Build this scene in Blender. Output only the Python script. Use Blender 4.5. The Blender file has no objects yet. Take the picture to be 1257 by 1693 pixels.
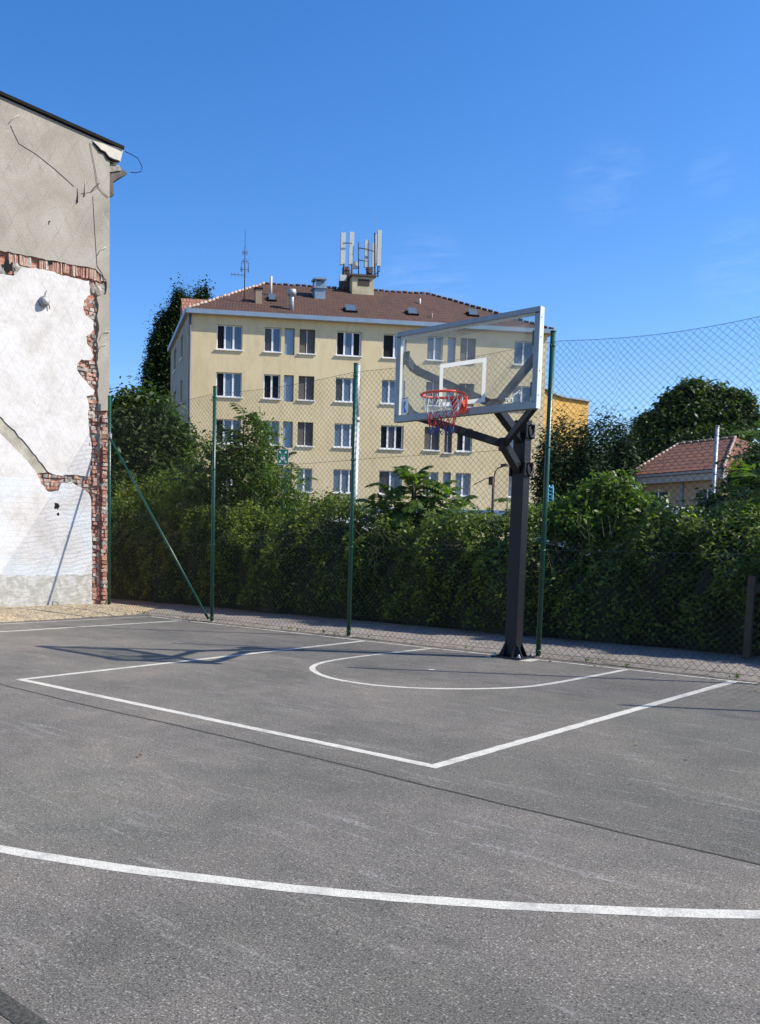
import bpy, bmesh, math, random
import numpy as np
from mathutils import Vector, Matrix
R = math.radians
random.seed(7); rng = np.random.default_rng(7)
scene = bpy.context.scene
COL = scene.collection

# ------------------------------------------------------------------ camera
CAM = Vector((5.538, -10.749, 1.404))
F_PX, CX, CY, PW, PH = 1484.0, 385.8, 1031.2, 1257.0, 1693.0
c_f = Vector((-0.70854233, 0.69986668, -0.09030178))
c_r = Vector((0.70167733, 0.71233326, 0.01517385))
c_u = Vector((-0.07494463, 0.05261139, 0.99579885))
cam_d = bpy.data.cameras.new('camera'); cam = bpy.data.objects.new('camera', cam_d); COL.objects.link(cam)
M = Matrix((c_r, c_u, -c_f)).transposed().to_4x4(); M.translation = CAM
cam.matrix_world = M
cam_d.sensor_fit = 'VERTICAL'; cam_d.sensor_height = 24; cam_d.sensor_width = 18
cam_d.lens = 24 * F_PX / PH
cam_d.shift_x = (PW / 2 - CX) / PH; cam_d.shift_y = (CY - PH / 2) / PH
cam_d.clip_start = 0.05; cam_d.clip_end = 3000
scene.camera = cam

# ------------------------------------------------------------------ world and sun
SUN = Vector((0.971, 0.67, 1.0)).normalized()
EL = math.asin(SUN.z); AZ = math.atan2(SUN.x, SUN.y)
w = bpy.data.worlds.new('World'); scene.world = w; w.use_nodes = True
nt = w.node_tree; bg = nt.nodes['Background']
sky = nt.nodes.new('ShaderNodeTexSky'); sky.sky_type = 'NISHITA'; sky.sun_disc = False
sky.sun_elevation = EL; sky.sun_rotation = AZ; sky.altitude = 0; sky.air_density = 1.0; sky.dust_density = 0.35; sky.ozone_density = 2.2
hs_=nt.nodes.new('ShaderNodeHueSaturation'); hs_.inputs['Saturation'].default_value=1.34; hs_.inputs['Value'].default_value=1.0
nt.links.new(sky.outputs[0], hs_.inputs['Color']); 
def w_(op, a, b=0.0):
    n_ = nt.nodes.new('ShaderNodeMath'); n_.operation = op; n_.use_clamp = False
    for i_, q_ in enumerate((a, b)):
        if hasattr(q_, 'links'): nt.links.new(q_, n_.inputs[i_])
        else: n_.inputs[i_].default_value = q_
    return n_.outputs[0]
tc = nt.nodes.new('ShaderNodeTexCoord'); tint = nt.nodes.new('ShaderNodeMix'); tint.data_type = 'RGBA'; tint.blend_type = 'MULTIPLY'; tint.inputs[0].default_value = 1
nt.links.new(hs_.outputs[0], tint.inputs[6]); tint.inputs[7].default_value = (.99, .965, 1.13, 1); acc = tint.outputs[2]
# faint wisps of high cloud low over the right hand side: (direction, angular radius, strength)
for k_, (dv, rad, amt) in enumerate((((-.383,.859,.34), 2.8, .028), ((-.299,.893,.337), 1.6, .022), ((-.539,.798,.268), 3.5, .035), ((-.279,.925,.259), 3.0, .03))):
    dv = Vector(dv).normalized(); dt = nt.nodes.new('ShaderNodeVectorMath'); dt.operation = 'DOT_PRODUCT'; nt.links.new(tc.outputs['Generated'], dt.inputs[0]); dt.inputs[1].default_value = dv
    mp = nt.nodes.new('ShaderNodeMapRange'); mp.interpolation_type = 'SMOOTHERSTEP'; nt.links.new(dt.outputs['Value'], mp.inputs[0]); mp.inputs[1].default_value = math.cos(R(rad)); mp.inputs[2].default_value = 1.0
    mg = nt.nodes.new('ShaderNodeMapping'); nt.links.new(tc.outputs['Generated'], mg.inputs[0]); mg.inputs['Scale'].default_value = (4, 4, 20); mg.inputs['Rotation'].default_value = (.35, -.3, .2*k_)
    nz = nt.nodes.new('ShaderNodeTexNoise'); nt.links.new(mg.outputs[0], nz.inputs['Vector']); nz.inputs['Detail'].default_value = 6; nz.inputs['Roughness'].default_value = .6; nz.inputs['Distortion'].default_value = .8
    m2 = nt.nodes.new('ShaderNodeMapRange'); nt.links.new(nz.outputs[0], m2.inputs[0]); m2.inputs[1].default_value = .38; m2.inputs[2].default_value = .75
    f_ = w_('MULTIPLY', w_('MULTIPLY', mp.outputs[0], m2.outputs[0]), amt*2.2)
    mx = nt.nodes.new('ShaderNodeMix'); mx.data_type = 'RGBA'; nt.links.new(f_, mx.inputs[0]); nt.links.new(acc, mx.inputs[6]); mx.inputs[7].default_value = (6.0, 6.6, 7.4, 1); acc = mx.outputs[2]
nt.links.new(acc, bg.inputs[0]); bg.inputs[1].default_value = 0.127
sd = bpy.data.lights.new('sun', 'SUN'); sd.energy = 4.7; sd.angle = R(0.53); sd.color = (1.0, 0.93, 0.81)
sun = bpy.data.objects.new('sun', sd); COL.objects.link(sun)
sun.rotation_euler = (-SUN).to_track_quat('-Z', 'Y').to_euler(); sun.location = (20, 10, 30)
vs = scene.view_settings; vs.view_transform = 'Standard'; vs.look = 'None'; vs.gamma = 1; vs.use_curve_mapping = False
vs.exposure = 0.56

# ------------------------------------------------------------------ where things stand: lines of sight met with real planes
def ray(x, y): return c_f + c_r * ((x - CX) / F_PX) - c_u * ((y - CY) / F_PX)
def at(x, y, D): return CAM + ray(x, y) * D
def on_plane(x, y, P0, az):
    n = Vector((-math.sin(az), math.cos(az), 0)); d = ray(x, y)
    return CAM + d * ((Vector((P0[0], P0[1], 0)) - CAM).dot(n) / d.dot(n))
def foot(x, D):
    p = at(x, 900, D); return Vector((p.x, p.y, 0))
def height(x, y, P):
    """height at which the sight line (x,y) passes the vertical through P"""
    d = ray(x, y); h = Vector((d.x, d.y)); q = Vector((P.x - CAM.x, P.y - CAM.y))
    t = q.dot(h) / h.dot(h); return CAM.z + d.z * t

# ------------------------------------------------------------------ object helpers
ROOT = {}
def tag(o, label=None, cat=None, group=None, kind=None):
    if label: o['label'] = label
    if cat: o['category'] = cat
    if group: o['group'] = group
    if kind: o['kind'] = kind
    return o
def thing(name, label, cat, loc, group=None):
    o = bpy.data.objects.new(name, None); COL.objects.link(o); o.location = loc; o.empty_display_size = 0.3
    ROOT[o.name] = Vector(loc); return tag(o, label, cat, group)
class MB:
    def __init__(s): s.v = []; s.f = []; s.m = []; s.sm = []
    def add(s, vs, fs, m=0, smooth=False):
        b = len(s.v); s.v += [tuple(p) for p in vs]
        for f in fs: s.f.append(tuple(i + b for i in f)); s.m.append(m); s.sm.append(smooth)
        return s
    def quad(s, a, b, c, d, m=0): return s.add([a, b, c, d], [(0, 1, 2, 3)], m)
    def box(s, c, h, X=(1,0,0), Y=(0,1,0), Z=(0,0,1), m=0):
        c = Vector(c); X = Vector(X).normalized()*h[0]; Y = Vector(Y).normalized()*h[1]; Z = Vector(Z).normalized()*h[2]
        vs = [c + X*i + Y*j + Z*k for k in (-1,1) for j in (-1,1) for i in (-1,1)]
        return s.add(vs, [(0,2,3,1),(4,5,7,6),(0,1,5,4),(2,6,7,3),(0,4,6,2),(1,3,7,5)], m)
    def bar(s, a, b, wd, ht, up=(0,0,1), m=0):
        a = Vector(a); b = Vector(b); X = (b - a); L = X.length; X.normalize()
        Y = Vector(up).cross(X)
        if Y.length < 1e-4: Y = Vector((0,1,0)).cross(X)
        Y.normalize(); Z = X.cross(Y)
        return s.box((a+b)/2, (L/2, wd/2, ht/2), X, Y, Z, m)
    def tube(s, pts, r, n=8, m=0, cap=True, closed=False):
        pts = [Vector(p) for p in pts]; k = len(pts); rr = r if isinstance(r, (list, tuple)) else [r]*k
        vs = []; ref = Vector((0.13, 0.27, 0.95)).normalized()
        for i, p in enumerate(pts):
            a = pts[i-1] if (i > 0 or closed) else p; b = pts[(i+1) % k] if (i < k-1 or closed) else p
            d = (b - a).normalized(); x = d.cross(ref)
            if x.length < 0.05: x = d.cross(Vector((1,0,0)))
            x.normalize(); y = d.cross(x)
            for j in range(n):
                t = 2*math.pi*j/n; vs.append(p + (x*math.cos(t) + y*math.sin(t))*rr[i])
        fs = []
        for i in range(k if closed else k-1):
            i2 = (i+1) % k
            for j in range(n): fs.append((i*n+j, i*n+(j+1)%n, i2*n+(j+1)%n, i2*n+j))
        if cap and not closed: fs += [tuple(range(n-1,-1,-1)), tuple((k-1)*n+j for j in range(n))]
        return s.add(vs, fs, m, n > 4)
    def poly(s, pts, nrm, th, m=0):
        """flat outline (list of 3D points) given thickness th along nrm"""
        from mathutils.geometry import tessellate_polygon
        pts = [Vector(p) for p in pts]; n = len(pts); nrm = Vector(nrm)
        tr = tessellate_polygon([pts]); top = [p + nrm*th for p in pts]
        fs = []
        for t in tr:
            a, b, c = top[t[0]], top[t[1]], top[t[2]]
            if (b-a).cross(c-a).dot(nrm) < 0: t = (t[0], t[2], t[1])
            fs.append(tuple(t)); fs.append((t[0]+n, t[2]+n, t[1]+n))
        for i in range(n): fs.append((i, i+n, (i+1)%n+n, (i+1)%n))
        return s.add(top + pts, fs, m)
    def build(s, name, mat, parent=None, origin=None, bevel=0, **kw):
        if parent is not None:
            r = parent
            while r.parent is not None: r = r.parent
            o0 = ROOT.get(r.name, Vector((0,0,0)))
        else:
            if origin is None:
                a = np.array(s.v); origin = ((a[:,0].min()+a[:,0].max())/2, (a[:,1].min()+a[:,1].max())/2, a[:,2].min())
            o0 = Vector(origin)
        me = bpy.data.meshes.new(name)
        me.from_pydata([(p[0]-o0.x, p[1]-o0.y, p[2]-o0.z) for p in s.v], [], s.f)
        mats = mat if isinstance(mat, (list, tuple)) else [mat]
        for q in mats: me.materials.append(q)
        me.polygons.foreach_set('material_index', s.m); me.polygons.foreach_set('use_smooth', s.sm); me.update()
        o = bpy.data.objects.new(name, me); COL.objects.link(o)
        if parent is not None: o.parent = parent
        else: o.location = o0; ROOT[o.name] = o0
        if bevel:
            bm = o.modifiers.new('bevel', 'BEVEL'); bm.width = bevel; bm.segments = 2; bm.limit_method = 'ANGLE'
        return tag(o, **kw)
def mesh_np(name, V, nper, mat, parent=None, origin=None, **kw):
    """many small separate faces of nper corners each, from an array"""
    V = np.asarray(V, dtype=np.float32).reshape(-1, 3); nf = len(V)//nper
    if parent is not None:
        r = parent
        while r.parent is not None: r = r.parent
        o0 = ROOT.get(r.name, Vector((0,0,0)))
    else: o0 = Vector(origin) if origin is not None else Vector((V[:,0].mean(), V[:,1].mean(), V[:,2].min()))
    V = V - np.array(o0, dtype=np.float32)
    me = bpy.data.meshes.new(name); me.vertices.add(len(V)); me.vertices.foreach_set('co', V.ravel())
    me.loops.add(len(V)); me.loops.foreach_set('vertex_index', np.arange(len(V), dtype=np.int32))
    me.polygons.add(nf); me.polygons.foreach_set('loop_start', np.arange(0, len(V), nper, dtype=np.int32))
    me.polygons.foreach_set('loop_total', np.full(nf, nper, dtype=np.int32))
    me.materials.append(mat); me.update(calc_edges=True)
    o = bpy.data.objects.new(name, me); COL.objects.link(o)
    if parent is not None: o.parent = parent
    else: o.location = o0; ROOT[o.name] = o0
    return tag(o, **kw)

# ------------------------------------------------------------------ materials
def node(nt, t, **kw):
    n = nt.nodes.new(t)
    for k, v in kw.items(): setattr(n, k, v)
    return n
def mat_base(name):
    m = bpy.data.materials.new(name); m.use_nodes = True
    return m, m.node_tree, m.node_tree.nodes['Principled BSDF']
def ramp(nt, src, stops):
    r = node(nt, 'ShaderNodeValToRGB'); e = r.color_ramp.elements
    while len(e) < len(stops): e.new(0.5)
    for i, (p, c) in enumerate(stops): e[i].position = p; e[i].color = tuple(c) + (1,) if len(c) == 3 else c
    nt.links.new(src, r.inputs[0]); return r
def noise(nt, scale, detail=4, rough=.55, vec=None, dist=0):
    n = node(nt, 'ShaderNodeTexNoise'); n.inputs['Scale'].default_value = scale; n.inputs['Detail'].default_value = detail
    n.inputs['Roughness'].default_value = rough; n.inputs['Distortion'].default_value = dist
    if vec is not None: nt.links.new(vec, n.inputs['Vector'])
    return n
def coords(nt): return node(nt, 'ShaderNodeTexCoord').outputs['Object']
def mapping(nt, vec, scale=(1,1,1), rot=(0,0,0), loc=(0,0,0)):
    m = node(nt, 'ShaderNodeMapping'); m.inputs['Scale'].default_value = scale; m.inputs['Rotation'].default_value = rot; m.inputs['Location'].default_value = loc
    nt.links.new(vec, m.inputs['Vector']); return m.outputs[0]
def mix(nt, fac, a, b, mode='MIX'):
    m = node(nt, 'ShaderNodeMix', data_type='RGBA', blend_type=mode)
    for s, i in ((fac, 0), (a, 6), (b, 7)):
        if hasattr(s, 'is_linked') or hasattr(s, 'links'): nt.links.new(s, m.inputs[i])
        else: m.inputs[i].default_value = s if i == 0 else tuple(s) + (1,) if len(s) == 3 else s
    return m.outputs[2]
def math_(nt, op, a, b=0.0, c=None):
    m = node(nt, 'ShaderNodeMath', operation=op)
    for i, s in enumerate((a, b) if c is None else (a, b, c)):
        if hasattr(s, 'links'): nt.links.new(s, m.inputs[i])
        else: m.inputs[i].default_value = s
    return m.outputs[0]
def bump(nt, bsdf, h, strength=.3, dist=.01):
    b = node(nt, 'ShaderNodeBump'); b.inputs['Strength'].default_value = strength; b.inputs['Distance'].default_value = dist
    nt.links.new(h, b.inputs['Height']); nt.links.new(b.outputs[0], bsdf.inputs['Normal'])
def simple(name, col, rough=.5, metal=0, var=.12, scale=6, spec=.5, bmp=0, bscale=60):
    m, nt, b = mat_base(name); v = coords(nt)
    n = noise(nt, scale, 5, .6, v)
    lo = tuple(max(0, c*(1-var)) for c in col); hi = tuple(min(1, c*(1+var)) for c in col)
    r = ramp(nt, n.outputs[0], [(.3, lo), (.7, hi)]); nt.links.new(r.outputs[0], b.inputs['Base Color'])
    b.inputs['Roughness'].default_value = rough; b.inputs['Metallic'].default_value = metal; b.inputs['Specular IOR Level'].default_value = spec
    if bmp: bump(nt, b, noise(nt, bscale, 3, .6, v).outputs[0], bmp, .01)
    return m

def node_r(nt, col):
    q = node(nt, 'ShaderNodeSeparateColor'); nt.links.new(col, q.inputs[0]); return q.outputs[0]
def m_asphalt(name, tint=(1,1,1), base=.165, patches=True):
    m, nt, b = mat_base(name); v = coords(nt)
    sp = noise(nt, 130, 4, .8, v); sp2 = noise(nt, 48, 4, .75, v)
    big = noise(nt, .55, 5, .6, v, .4); mid = noise(nt, 3.1, 5, .65, v, .6)
    t = Vector(tint)*base
    c1 = ramp(nt, sp.outputs[0], [(.32, tuple(t*.10)), (.43, tuple(t*.72)), (.55, tuple(t*1.2)), (.68, tuple(t*3.2))])
    c2 = ramp(nt, big.outputs[0], [(.32, (.74,.76,.75)), (.5, (1,.99,.985)), (.70, (1.22,1.18,1.13))])
    c3 = ramp(nt, mid.outputs[0], [(.28, (.84,.86,.86)), (.52, (1,1,1)), (.74, (1.20,1.18,1.16))])
    c4 = ramp(nt, sp2.outputs[0], [(.3, (.66,.66,.66)), (.7, (1.32,1.32,1.32))])
    vs_ = node(nt, 'ShaderNodeTexVoronoi'); vs_.inputs['Scale'].default_value = 75; nt.links.new(v, vs_.inputs['Vector'])
    pk = math_(nt, 'MULTIPLY', math_(nt, 'LESS_THAN', vs_.outputs['Distance'], .33), math_(nt, 'GREATER_THAN', node_r(nt, vs_.outputs['Color']), .80))
    pk2 = math_(nt, 'MULTIPLY', math_(nt, 'LESS_THAN', vs_.outputs['Distance'], .4), math_(nt, 'LESS_THAN', node_r(nt, vs_.outputs['Color']), .14))
    c1o = mix(nt, math_(nt, 'MULTIPLY', pk, .65), c1.outputs[0], (.40,.38,.35)); c1o = mix(nt, math_(nt, 'MULTIPLY', pk2, .7), c1o, (.04,.04,.04))
    c = mix(nt, 1.0, c1o, c2.outputs[0], 'MULTIPLY'); c = mix(nt, 1.0, c, c3.outputs[0], 'MULTIPLY'); c = mix(nt, .8, c, c4.outputs[0], 'MULTIPLY')
    if patches:
        # paving lanes laid side by side have their own tint; the far lane is greener and darker on the right
        sx = node(nt, 'ShaderNodeSeparateXYZ'); nt.links.new(v, sx.inputs[0])
        wob = math_(nt, 'MULTIPLY', math_(nt, 'SUBTRACT', mid.outputs[0], .5), .25)
        y = math_(nt, 'ADD', sx.outputs[1], wob)
        lane = math_(nt, 'MULTIPLY', math_(nt, 'GREATER_THAN', y, -6.3), 1)
        near = ramp(nt, math_(nt, 'MULTIPLY_ADD', sx.outputs[0], .12, math_(nt, 'MULTIPLY_ADD', mid.outputs[0], .3, .1)), [(.35, (0,0,0)), (.8, (1,1,1))])
        amt = math_(nt, 'MULTIPLY', lane, near.outputs[0])
        c = mix(nt, math_(nt, 'MULTIPLY', amt, .85), c, mix(nt, 1.0, c, (.70,.735,.72), 'MULTIPLY'))
        g = ramp(nt, noise(nt, .33, 4, .6, mapping(nt, v, loc=(3.1, 7.7, 0))).outputs[0], [(.52, (0,0,0)), (.68, (1,1,1))])
        c = mix(nt, math_(nt, 'MULTIPLY', g.outputs[0], .5), c, mix(nt, 1.0, c, (.84,.93,.90), 'MULTIPLY'))
        # pale scuffs and scrape marks
        for rot, loc, th in ((.5, 0, .795), (-.7, 4.3, .80), (1.9, 9.1, .80)):
            st = noise(nt, 1.0, 5, .62, mapping(nt, v, (1.1, 7.5, 1), (0,0,rot), (loc, 0, 0)), 1.2)
            q = ramp(nt, st.outputs[0], [(th-.20, (0,0,0)), (th-.03, (1,1,1))])
            br = ramp(nt, sp2.outputs[0], [(.42, (0,0,0)), (.6, (1,1,1))])
            c = mix(nt, math_(nt, 'MULTIPLY', math_(nt, 'MULTIPLY', q.outputs[0], br.outputs[0]), .8), c, (.38,.37,.35))
        dk = ramp(nt, noise(nt, 9, 4, .7, v, 1.5).outputs[0], [(.73, (0,0,0)), (.79, (1,1,1))])
        c = mix(nt, math_(nt, 'MULTIPLY', dk.outputs[0], .35), c, (.05,.05,.05))
    nt.links.new(c, b.inputs['Base Color']); b.inputs['Roughness'].default_value = .88; b.inputs['Specular IOR Level'].default_value = .3
    bump(nt, b, sp.outputs[0], .55, .006)
    return m
def m_paint():
    m, nt, b = mat_base('court_line_paint'); v = coords(nt)
    sp = noise(nt, 150, 4, .75, v); cr = node(nt, 'ShaderNodeTexVoronoi', feature='DISTANCE_TO_EDGE'); cr.inputs['Scale'].default_value = 6
    nt.links.new(mapping(nt, noise(nt, 2.5, 4, .6, v).outputs[1], (1.3,1.3,1)), cr.inputs['Vector'])
    c = ramp(nt, sp.outputs[0], [(.33, (.16,.155,.145)), (.42, (.46,.445,.38)), (.55, (.66,.635,.55)), (.75, (.76,.74,.65))])
    wr = ramp(nt, noise(nt, 4.5, 6, .75, v, .5).outputs[0], [(.50, (0,0,0)), (.66, (1,1,1))])
    ch = ramp(nt, noise(nt, 34, 5, .8, v).outputs[0], [(.60, (0,0,0)), (.66, (1,1,1))])
    k = ramp(nt, cr.outputs[0], [(.0, (1,1,1)), (.012, (0,0,0))])
    c1 = mix(nt, math_(nt, 'MULTIPLY', wr.outputs[0], .7), c.outputs[0], (.29,.275,.25))
    c1 = mix(nt, math_(nt, 'MULTIPLY', ch.outputs[0], .75), c1, (.19,.18,.155))
    c1 = mix(nt, math_(nt, 'MULTIPLY', k.outputs[0], .6), c1, (.16,.155,.14))
    nt.links.new(c1, b.inputs['Base Color']); b.inputs['Roughness'].default_value = .75; bump(nt, b, sp.outputs[0], .4, .004)
    return m
def m_leaf(name, c_dark, c_mid, c_light, trans=.25, rough=.5):
    m, nt, b = mat_base(name)
    g = node(nt, 'ShaderNodeNewGeometry'); v = coords(nt)
    r = ramp(nt, g.outputs['Random Per Island'], [(0, c_dark), (.5, c_mid), (1, c_light)])
    big = ramp(nt, noise(nt, .9, 4, .6, v).outputs[0], [(.35, (.62,.72,.7)), (.55, (1,1,1)), (.72, (1.35,1.25,.9))])
    c = mix(nt, 1.0, r.outputs[0], big.outputs[0], 'MULTIPLY')
    nt.links.new(c, b.inputs['Base Color']); b.inputs['Roughness'].default_value = rough; b.inputs['Specular IOR Level'].default_value = .38 if name == 'hedge_leaf' else .22
    tr = node(nt, 'ShaderNodeBsdfTranslucent'); nt.links.new(mix(nt, 1.0, c, (1.2,1.5,.5), 'MULTIPLY'), tr.inputs[0])
    ms = node(nt, 'ShaderNodeMixShader'); ms.inputs[0].default_value = trans
    out = nt.nodes['Material Output']; nt.links.new(b.outputs[0], ms.inputs[1]); nt.links.new(tr.outputs[0], ms.inputs[2]); nt.links.new(ms.outputs[0], out.inputs[0])
    return m
def m_brick(name, c1, c2, mortar, scale=1.0, rot=(0,0,0)):
    m, nt, b = mat_base(name); v = coords(nt)
    br = node(nt, 'ShaderNodeTexBrick'); nt.links.new(mapping(nt, v, rot=rot), br.inputs['Vector'])
    br.inputs['Scale'].default_value = 1; br.inputs['Brick Width'].default_value = .26*scale; br.inputs['Row Height'].default_value = .08*scale; br.inputs['Mortar Size'].default_value = .008*scale
    br.inputs['Color1'].default_value = c1+(1,); br.inputs['Color2'].default_value = c2+(1,); br.inputs['Mortar'].default_value = mortar+(1,)
    n = noise(nt, 9, 5, .7, v); k = ramp(nt, n.outputs[0], [(.3, (.45,.42,.4)), (.5, (1,1,1)), (.75, (1.4,1.45,1.5))])
    nt.links.new(mix(nt, 1.0, br.outputs[0], k.outputs[0], 'MULTIPLY'), b.inputs['Base Color']); b.inputs['Roughness'].default_value = .9
    bump(nt, b, n.outputs[0], .8, .03); return m
def m_rubble():
    m, nt, b = mat_base('broken_brick'); g = node(nt, 'ShaderNodeNewGeometry'); v = coords(nt)
    r = ramp(nt, g.outputs['Random Per Island'], [(0, (.28,.125,.09)), (.3, (.42,.21,.15)), (.6, (.49,.29,.215)), (.8, (.47,.36,.29)), (1, (.48,.43,.38))])
    n = noise(nt, 22, 5, .7, v); k = ramp(nt, n.outputs[0], [(.28, (.55,.52,.5)), (.5, (1,1,1)), (.72, (1.15,1.25,1.35))])
    nt.links.new(mix(nt, 1.0, r.outputs[0], k.outputs[0], 'MULTIPLY'), b.inputs['Base Color']); b.inputs['Roughness'].default_value = .92
    bump(nt, b, n.outputs[0], .9, .02); return m
WAZ = R(82)
def wall_uv(nt):
    """u along the old wall, w up, as a vector (u, w, 0)"""
    v = coords(nt); sx = node(nt, 'ShaderNodeSeparateXYZ'); nt.links.new(v, sx.inputs[0])
    u = math_(nt, 'ADD', math_(nt, 'MULTIPLY', sx.outputs[0], math.cos(WAZ)), math_(nt, 'MULTIPLY', sx.outputs[1], math.sin(WAZ)))
    cb = node(nt, 'ShaderNodeCombineXYZ'); nt.links.new(u, cb.inputs[0]); nt.links.new(sx.outputs[2], cb.inputs[1]); return cb.outputs[0], u, sx.outputs[2]
def lattice(nt, uv, u, z, a, p, wd, strength):
    """faint straight hairlines running both ways over the plaster"""
    out = None
    for sgn in (1, -1):
        l = math_(nt, 'ADD', math_(nt, 'MULTIPLY', u, a*sgn), z)
        l = math_(nt, 'ADD', l, math_(nt, 'MULTIPLY', noise(nt, 1.3, 3, .6, uv).outputs[0], .22))
        q = math_(nt, 'ABSOLUTE', math_(nt, 'SUBTRACT', math_(nt, 'FRACT', math_(nt, 'DIVIDE', l, p)), .5))
        h = math_(nt, 'LESS_THAN', q, wd)
        out = h if out is None else math_(nt, 'MAXIMUM', out, h)
    brk = ramp(nt, noise(nt, 2.2, 3, .6, uv).outputs[0], [(.38, (0,0,0)), (.6, (1,1,1))])
    return math_(nt, 'MULTIPLY', math_(nt, 'MULTIPLY', out, brk.outputs[0]), strength)
def m_stucco():
    m, nt, b = mat_base('grey_stucco'); uv, u, z = wall_uv(nt)
    n1 = noise(nt, 1.1, 6, .65, uv, .6); n2 = noise(nt, 45, 4, .75, uv); n3 = noise(nt, 2.6, 5, .7, mapping(nt, uv, (1,.6,1), loc=(4,1,0)), .3)
    c = ramp(nt, n1.outputs[0], [(.3, (.27,.245,.20)), (.52, (.345,.315,.26)), (.72, (.40,.375,.32))])
    s = ramp(nt, n2.outputs[0], [(.3, (.72,.72,.72)), (.55, (1.05,1.05,1.05)), (.75, (1.25,1.25,1.25))])
    d = ramp(nt, n3.outputs[0], [(.6, (1,1,1)), (.78, (.66,.66,.66))])
    cc = mix(nt, 1.0, mix(nt, .9, c.outputs[0], s.outputs[0], 'MULTIPLY'), d.outputs[0], 'MULTIPLY')
    vo = node(nt, 'ShaderNodeTexVoronoi', feature='DISTANCE_TO_EDGE'); vo.inputs['Scale'].default_value = 1.5
    nt.links.new(mix(nt, .22, uv, noise(nt, 2, 3, .5, uv).outputs[1]), vo.inputs['Vector'])
    k = ramp(nt, vo.outputs[0], [(0, (1,1,1)), (.009, (0,0,0))])
    cc = mix(nt, math_(nt, 'MULTIPLY', k.outputs[0], .26), cc, (.15,.14,.12))
    cc = mix(nt, lattice(nt, uv, u, z, 1.7, .52, .022, .35), cc, (.13,.12,.10))
    nt.links.new(cc, b.inputs['Base Color']); b.inputs['Roughness'].default_value = .93; bump(nt, b, n2.outputs[0], .55, .012); return m
def m_plaster():
    m, nt, b = mat_base('white_plaster'); uv, u, z = wall_uv(nt)
    n1 = noise(nt, 1.6, 6, .65, uv, .8); n2 = noise(nt, 8, 5, .7, uv)
    c = ramp(nt, n1.outputs[0], [(.3, (.50,.47,.435)), (.48, (.585,.56,.53)), (.68, (.65,.635,.61))])
    s = ramp(nt, n2.outputs[0], [(.3, (.90,.90,.90)), (.6, (1.03,1.03,1.03))])
    cc = mix(nt, 1.0, c.outputs[0], s.outputs[0], 'MULTIPLY')
    cc = mix(nt, lattice(nt, uv, u, z, 1.7, .42, .03, .42), cc, (.36,.345,.33))
    # painted brick courses low on the right, part under a pale blue patch
    edge = math_(nt, 'ADD', math_(nt, 'MULTIPLY', u, -1.25), math_(nt, 'MULTIPLY', n1.outputs[0], .25))
    reg = math_(nt, 'MULTIPLY', math_(nt, 'LESS_THAN', math_(nt, 'ADD', edge, math_(nt, 'MULTIPLY', z, .75)), 3.25), math_(nt, 'LESS_THAN', z, 2.55))
    row = math_(nt, 'LESS_THAN', math_(nt, 'FRACT', math_(nt, 'ADD', math_(nt, 'DIVIDE', z, .105), math_(nt, 'MULTIPLY', noise(nt, 4, 3, .6, uv).outputs[0], .6))), .16)
    soft = ramp(nt, noise(nt, 3.5, 3, .6, mapping(nt, uv, (.6, 3, 1))).outputs[0], [(.35, (.15,.15,.15)), (.65, (1,1,1))])
    cc = mix(nt, math_(nt, 'MULTIPLY', math_(nt, 'MULTIPLY', math_(nt, 'MULTIPLY', reg, row), soft.outputs[0]), .42), cc, (.42,.43,.45))
    blue = ramp(nt, noise(nt, .8, 3, .5, mapping(nt, uv, loc=(1.3, 5.2, 0))).outputs[0], [(.46, (0,0,0)), (.62, (1,1,1))])
    cc = mix(nt, math_(nt, 'MULTIPLY', math_(nt, 'MULTIPLY', blue.outputs[0], reg), .5), cc, (.62,.71,.75))
    # damp grey cement band along the foot of the wall, ragged upper edge and white flaking
    zz = math_(nt, 'ADD', z, math_(nt, 'MULTIPLY', math_(nt, 'SUBTRACT', noise(nt, 3, 5, .7, uv).outputs[0], .5), .22))
    foot_ = math_(nt, 'LESS_THAN', zz, .72)
    fl = ramp(nt, noise(nt, 6.5, 6, .75, uv, .6).outputs[0], [(.46, (0,0,0)), (.58, (1,1,1))])
    gc = mix(nt, math_(nt, 'MULTIPLY', fl.outputs[0], .8), (.37,.355,.30), (.60,.585,.55))
    cc = mix(nt, math_(nt, 'MULTIPLY', foot_, .85), cc, gc)
    st = ramp(nt, noise(nt, 5, 6, .8, mapping(nt, uv, (1.8, .5, 1)), .5).outputs[0], [(.66, (0,0,0)), (.80, (1,1,1))])
    cc = mix(nt, math_(nt, 'MULTIPLY', st.outputs[0], .45), cc, (.36,.33,.29))
    nt.links.new(cc, b.inputs['Base Color']); b.inputs['Roughness'].default_value = .88
    bump(nt, b, math_(nt, 'ADD', n2.outputs[0], math_(nt, 'MULTIPLY', math_(nt, 'MULTIPLY', reg, row), -.8)), .35, .03); return m
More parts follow.
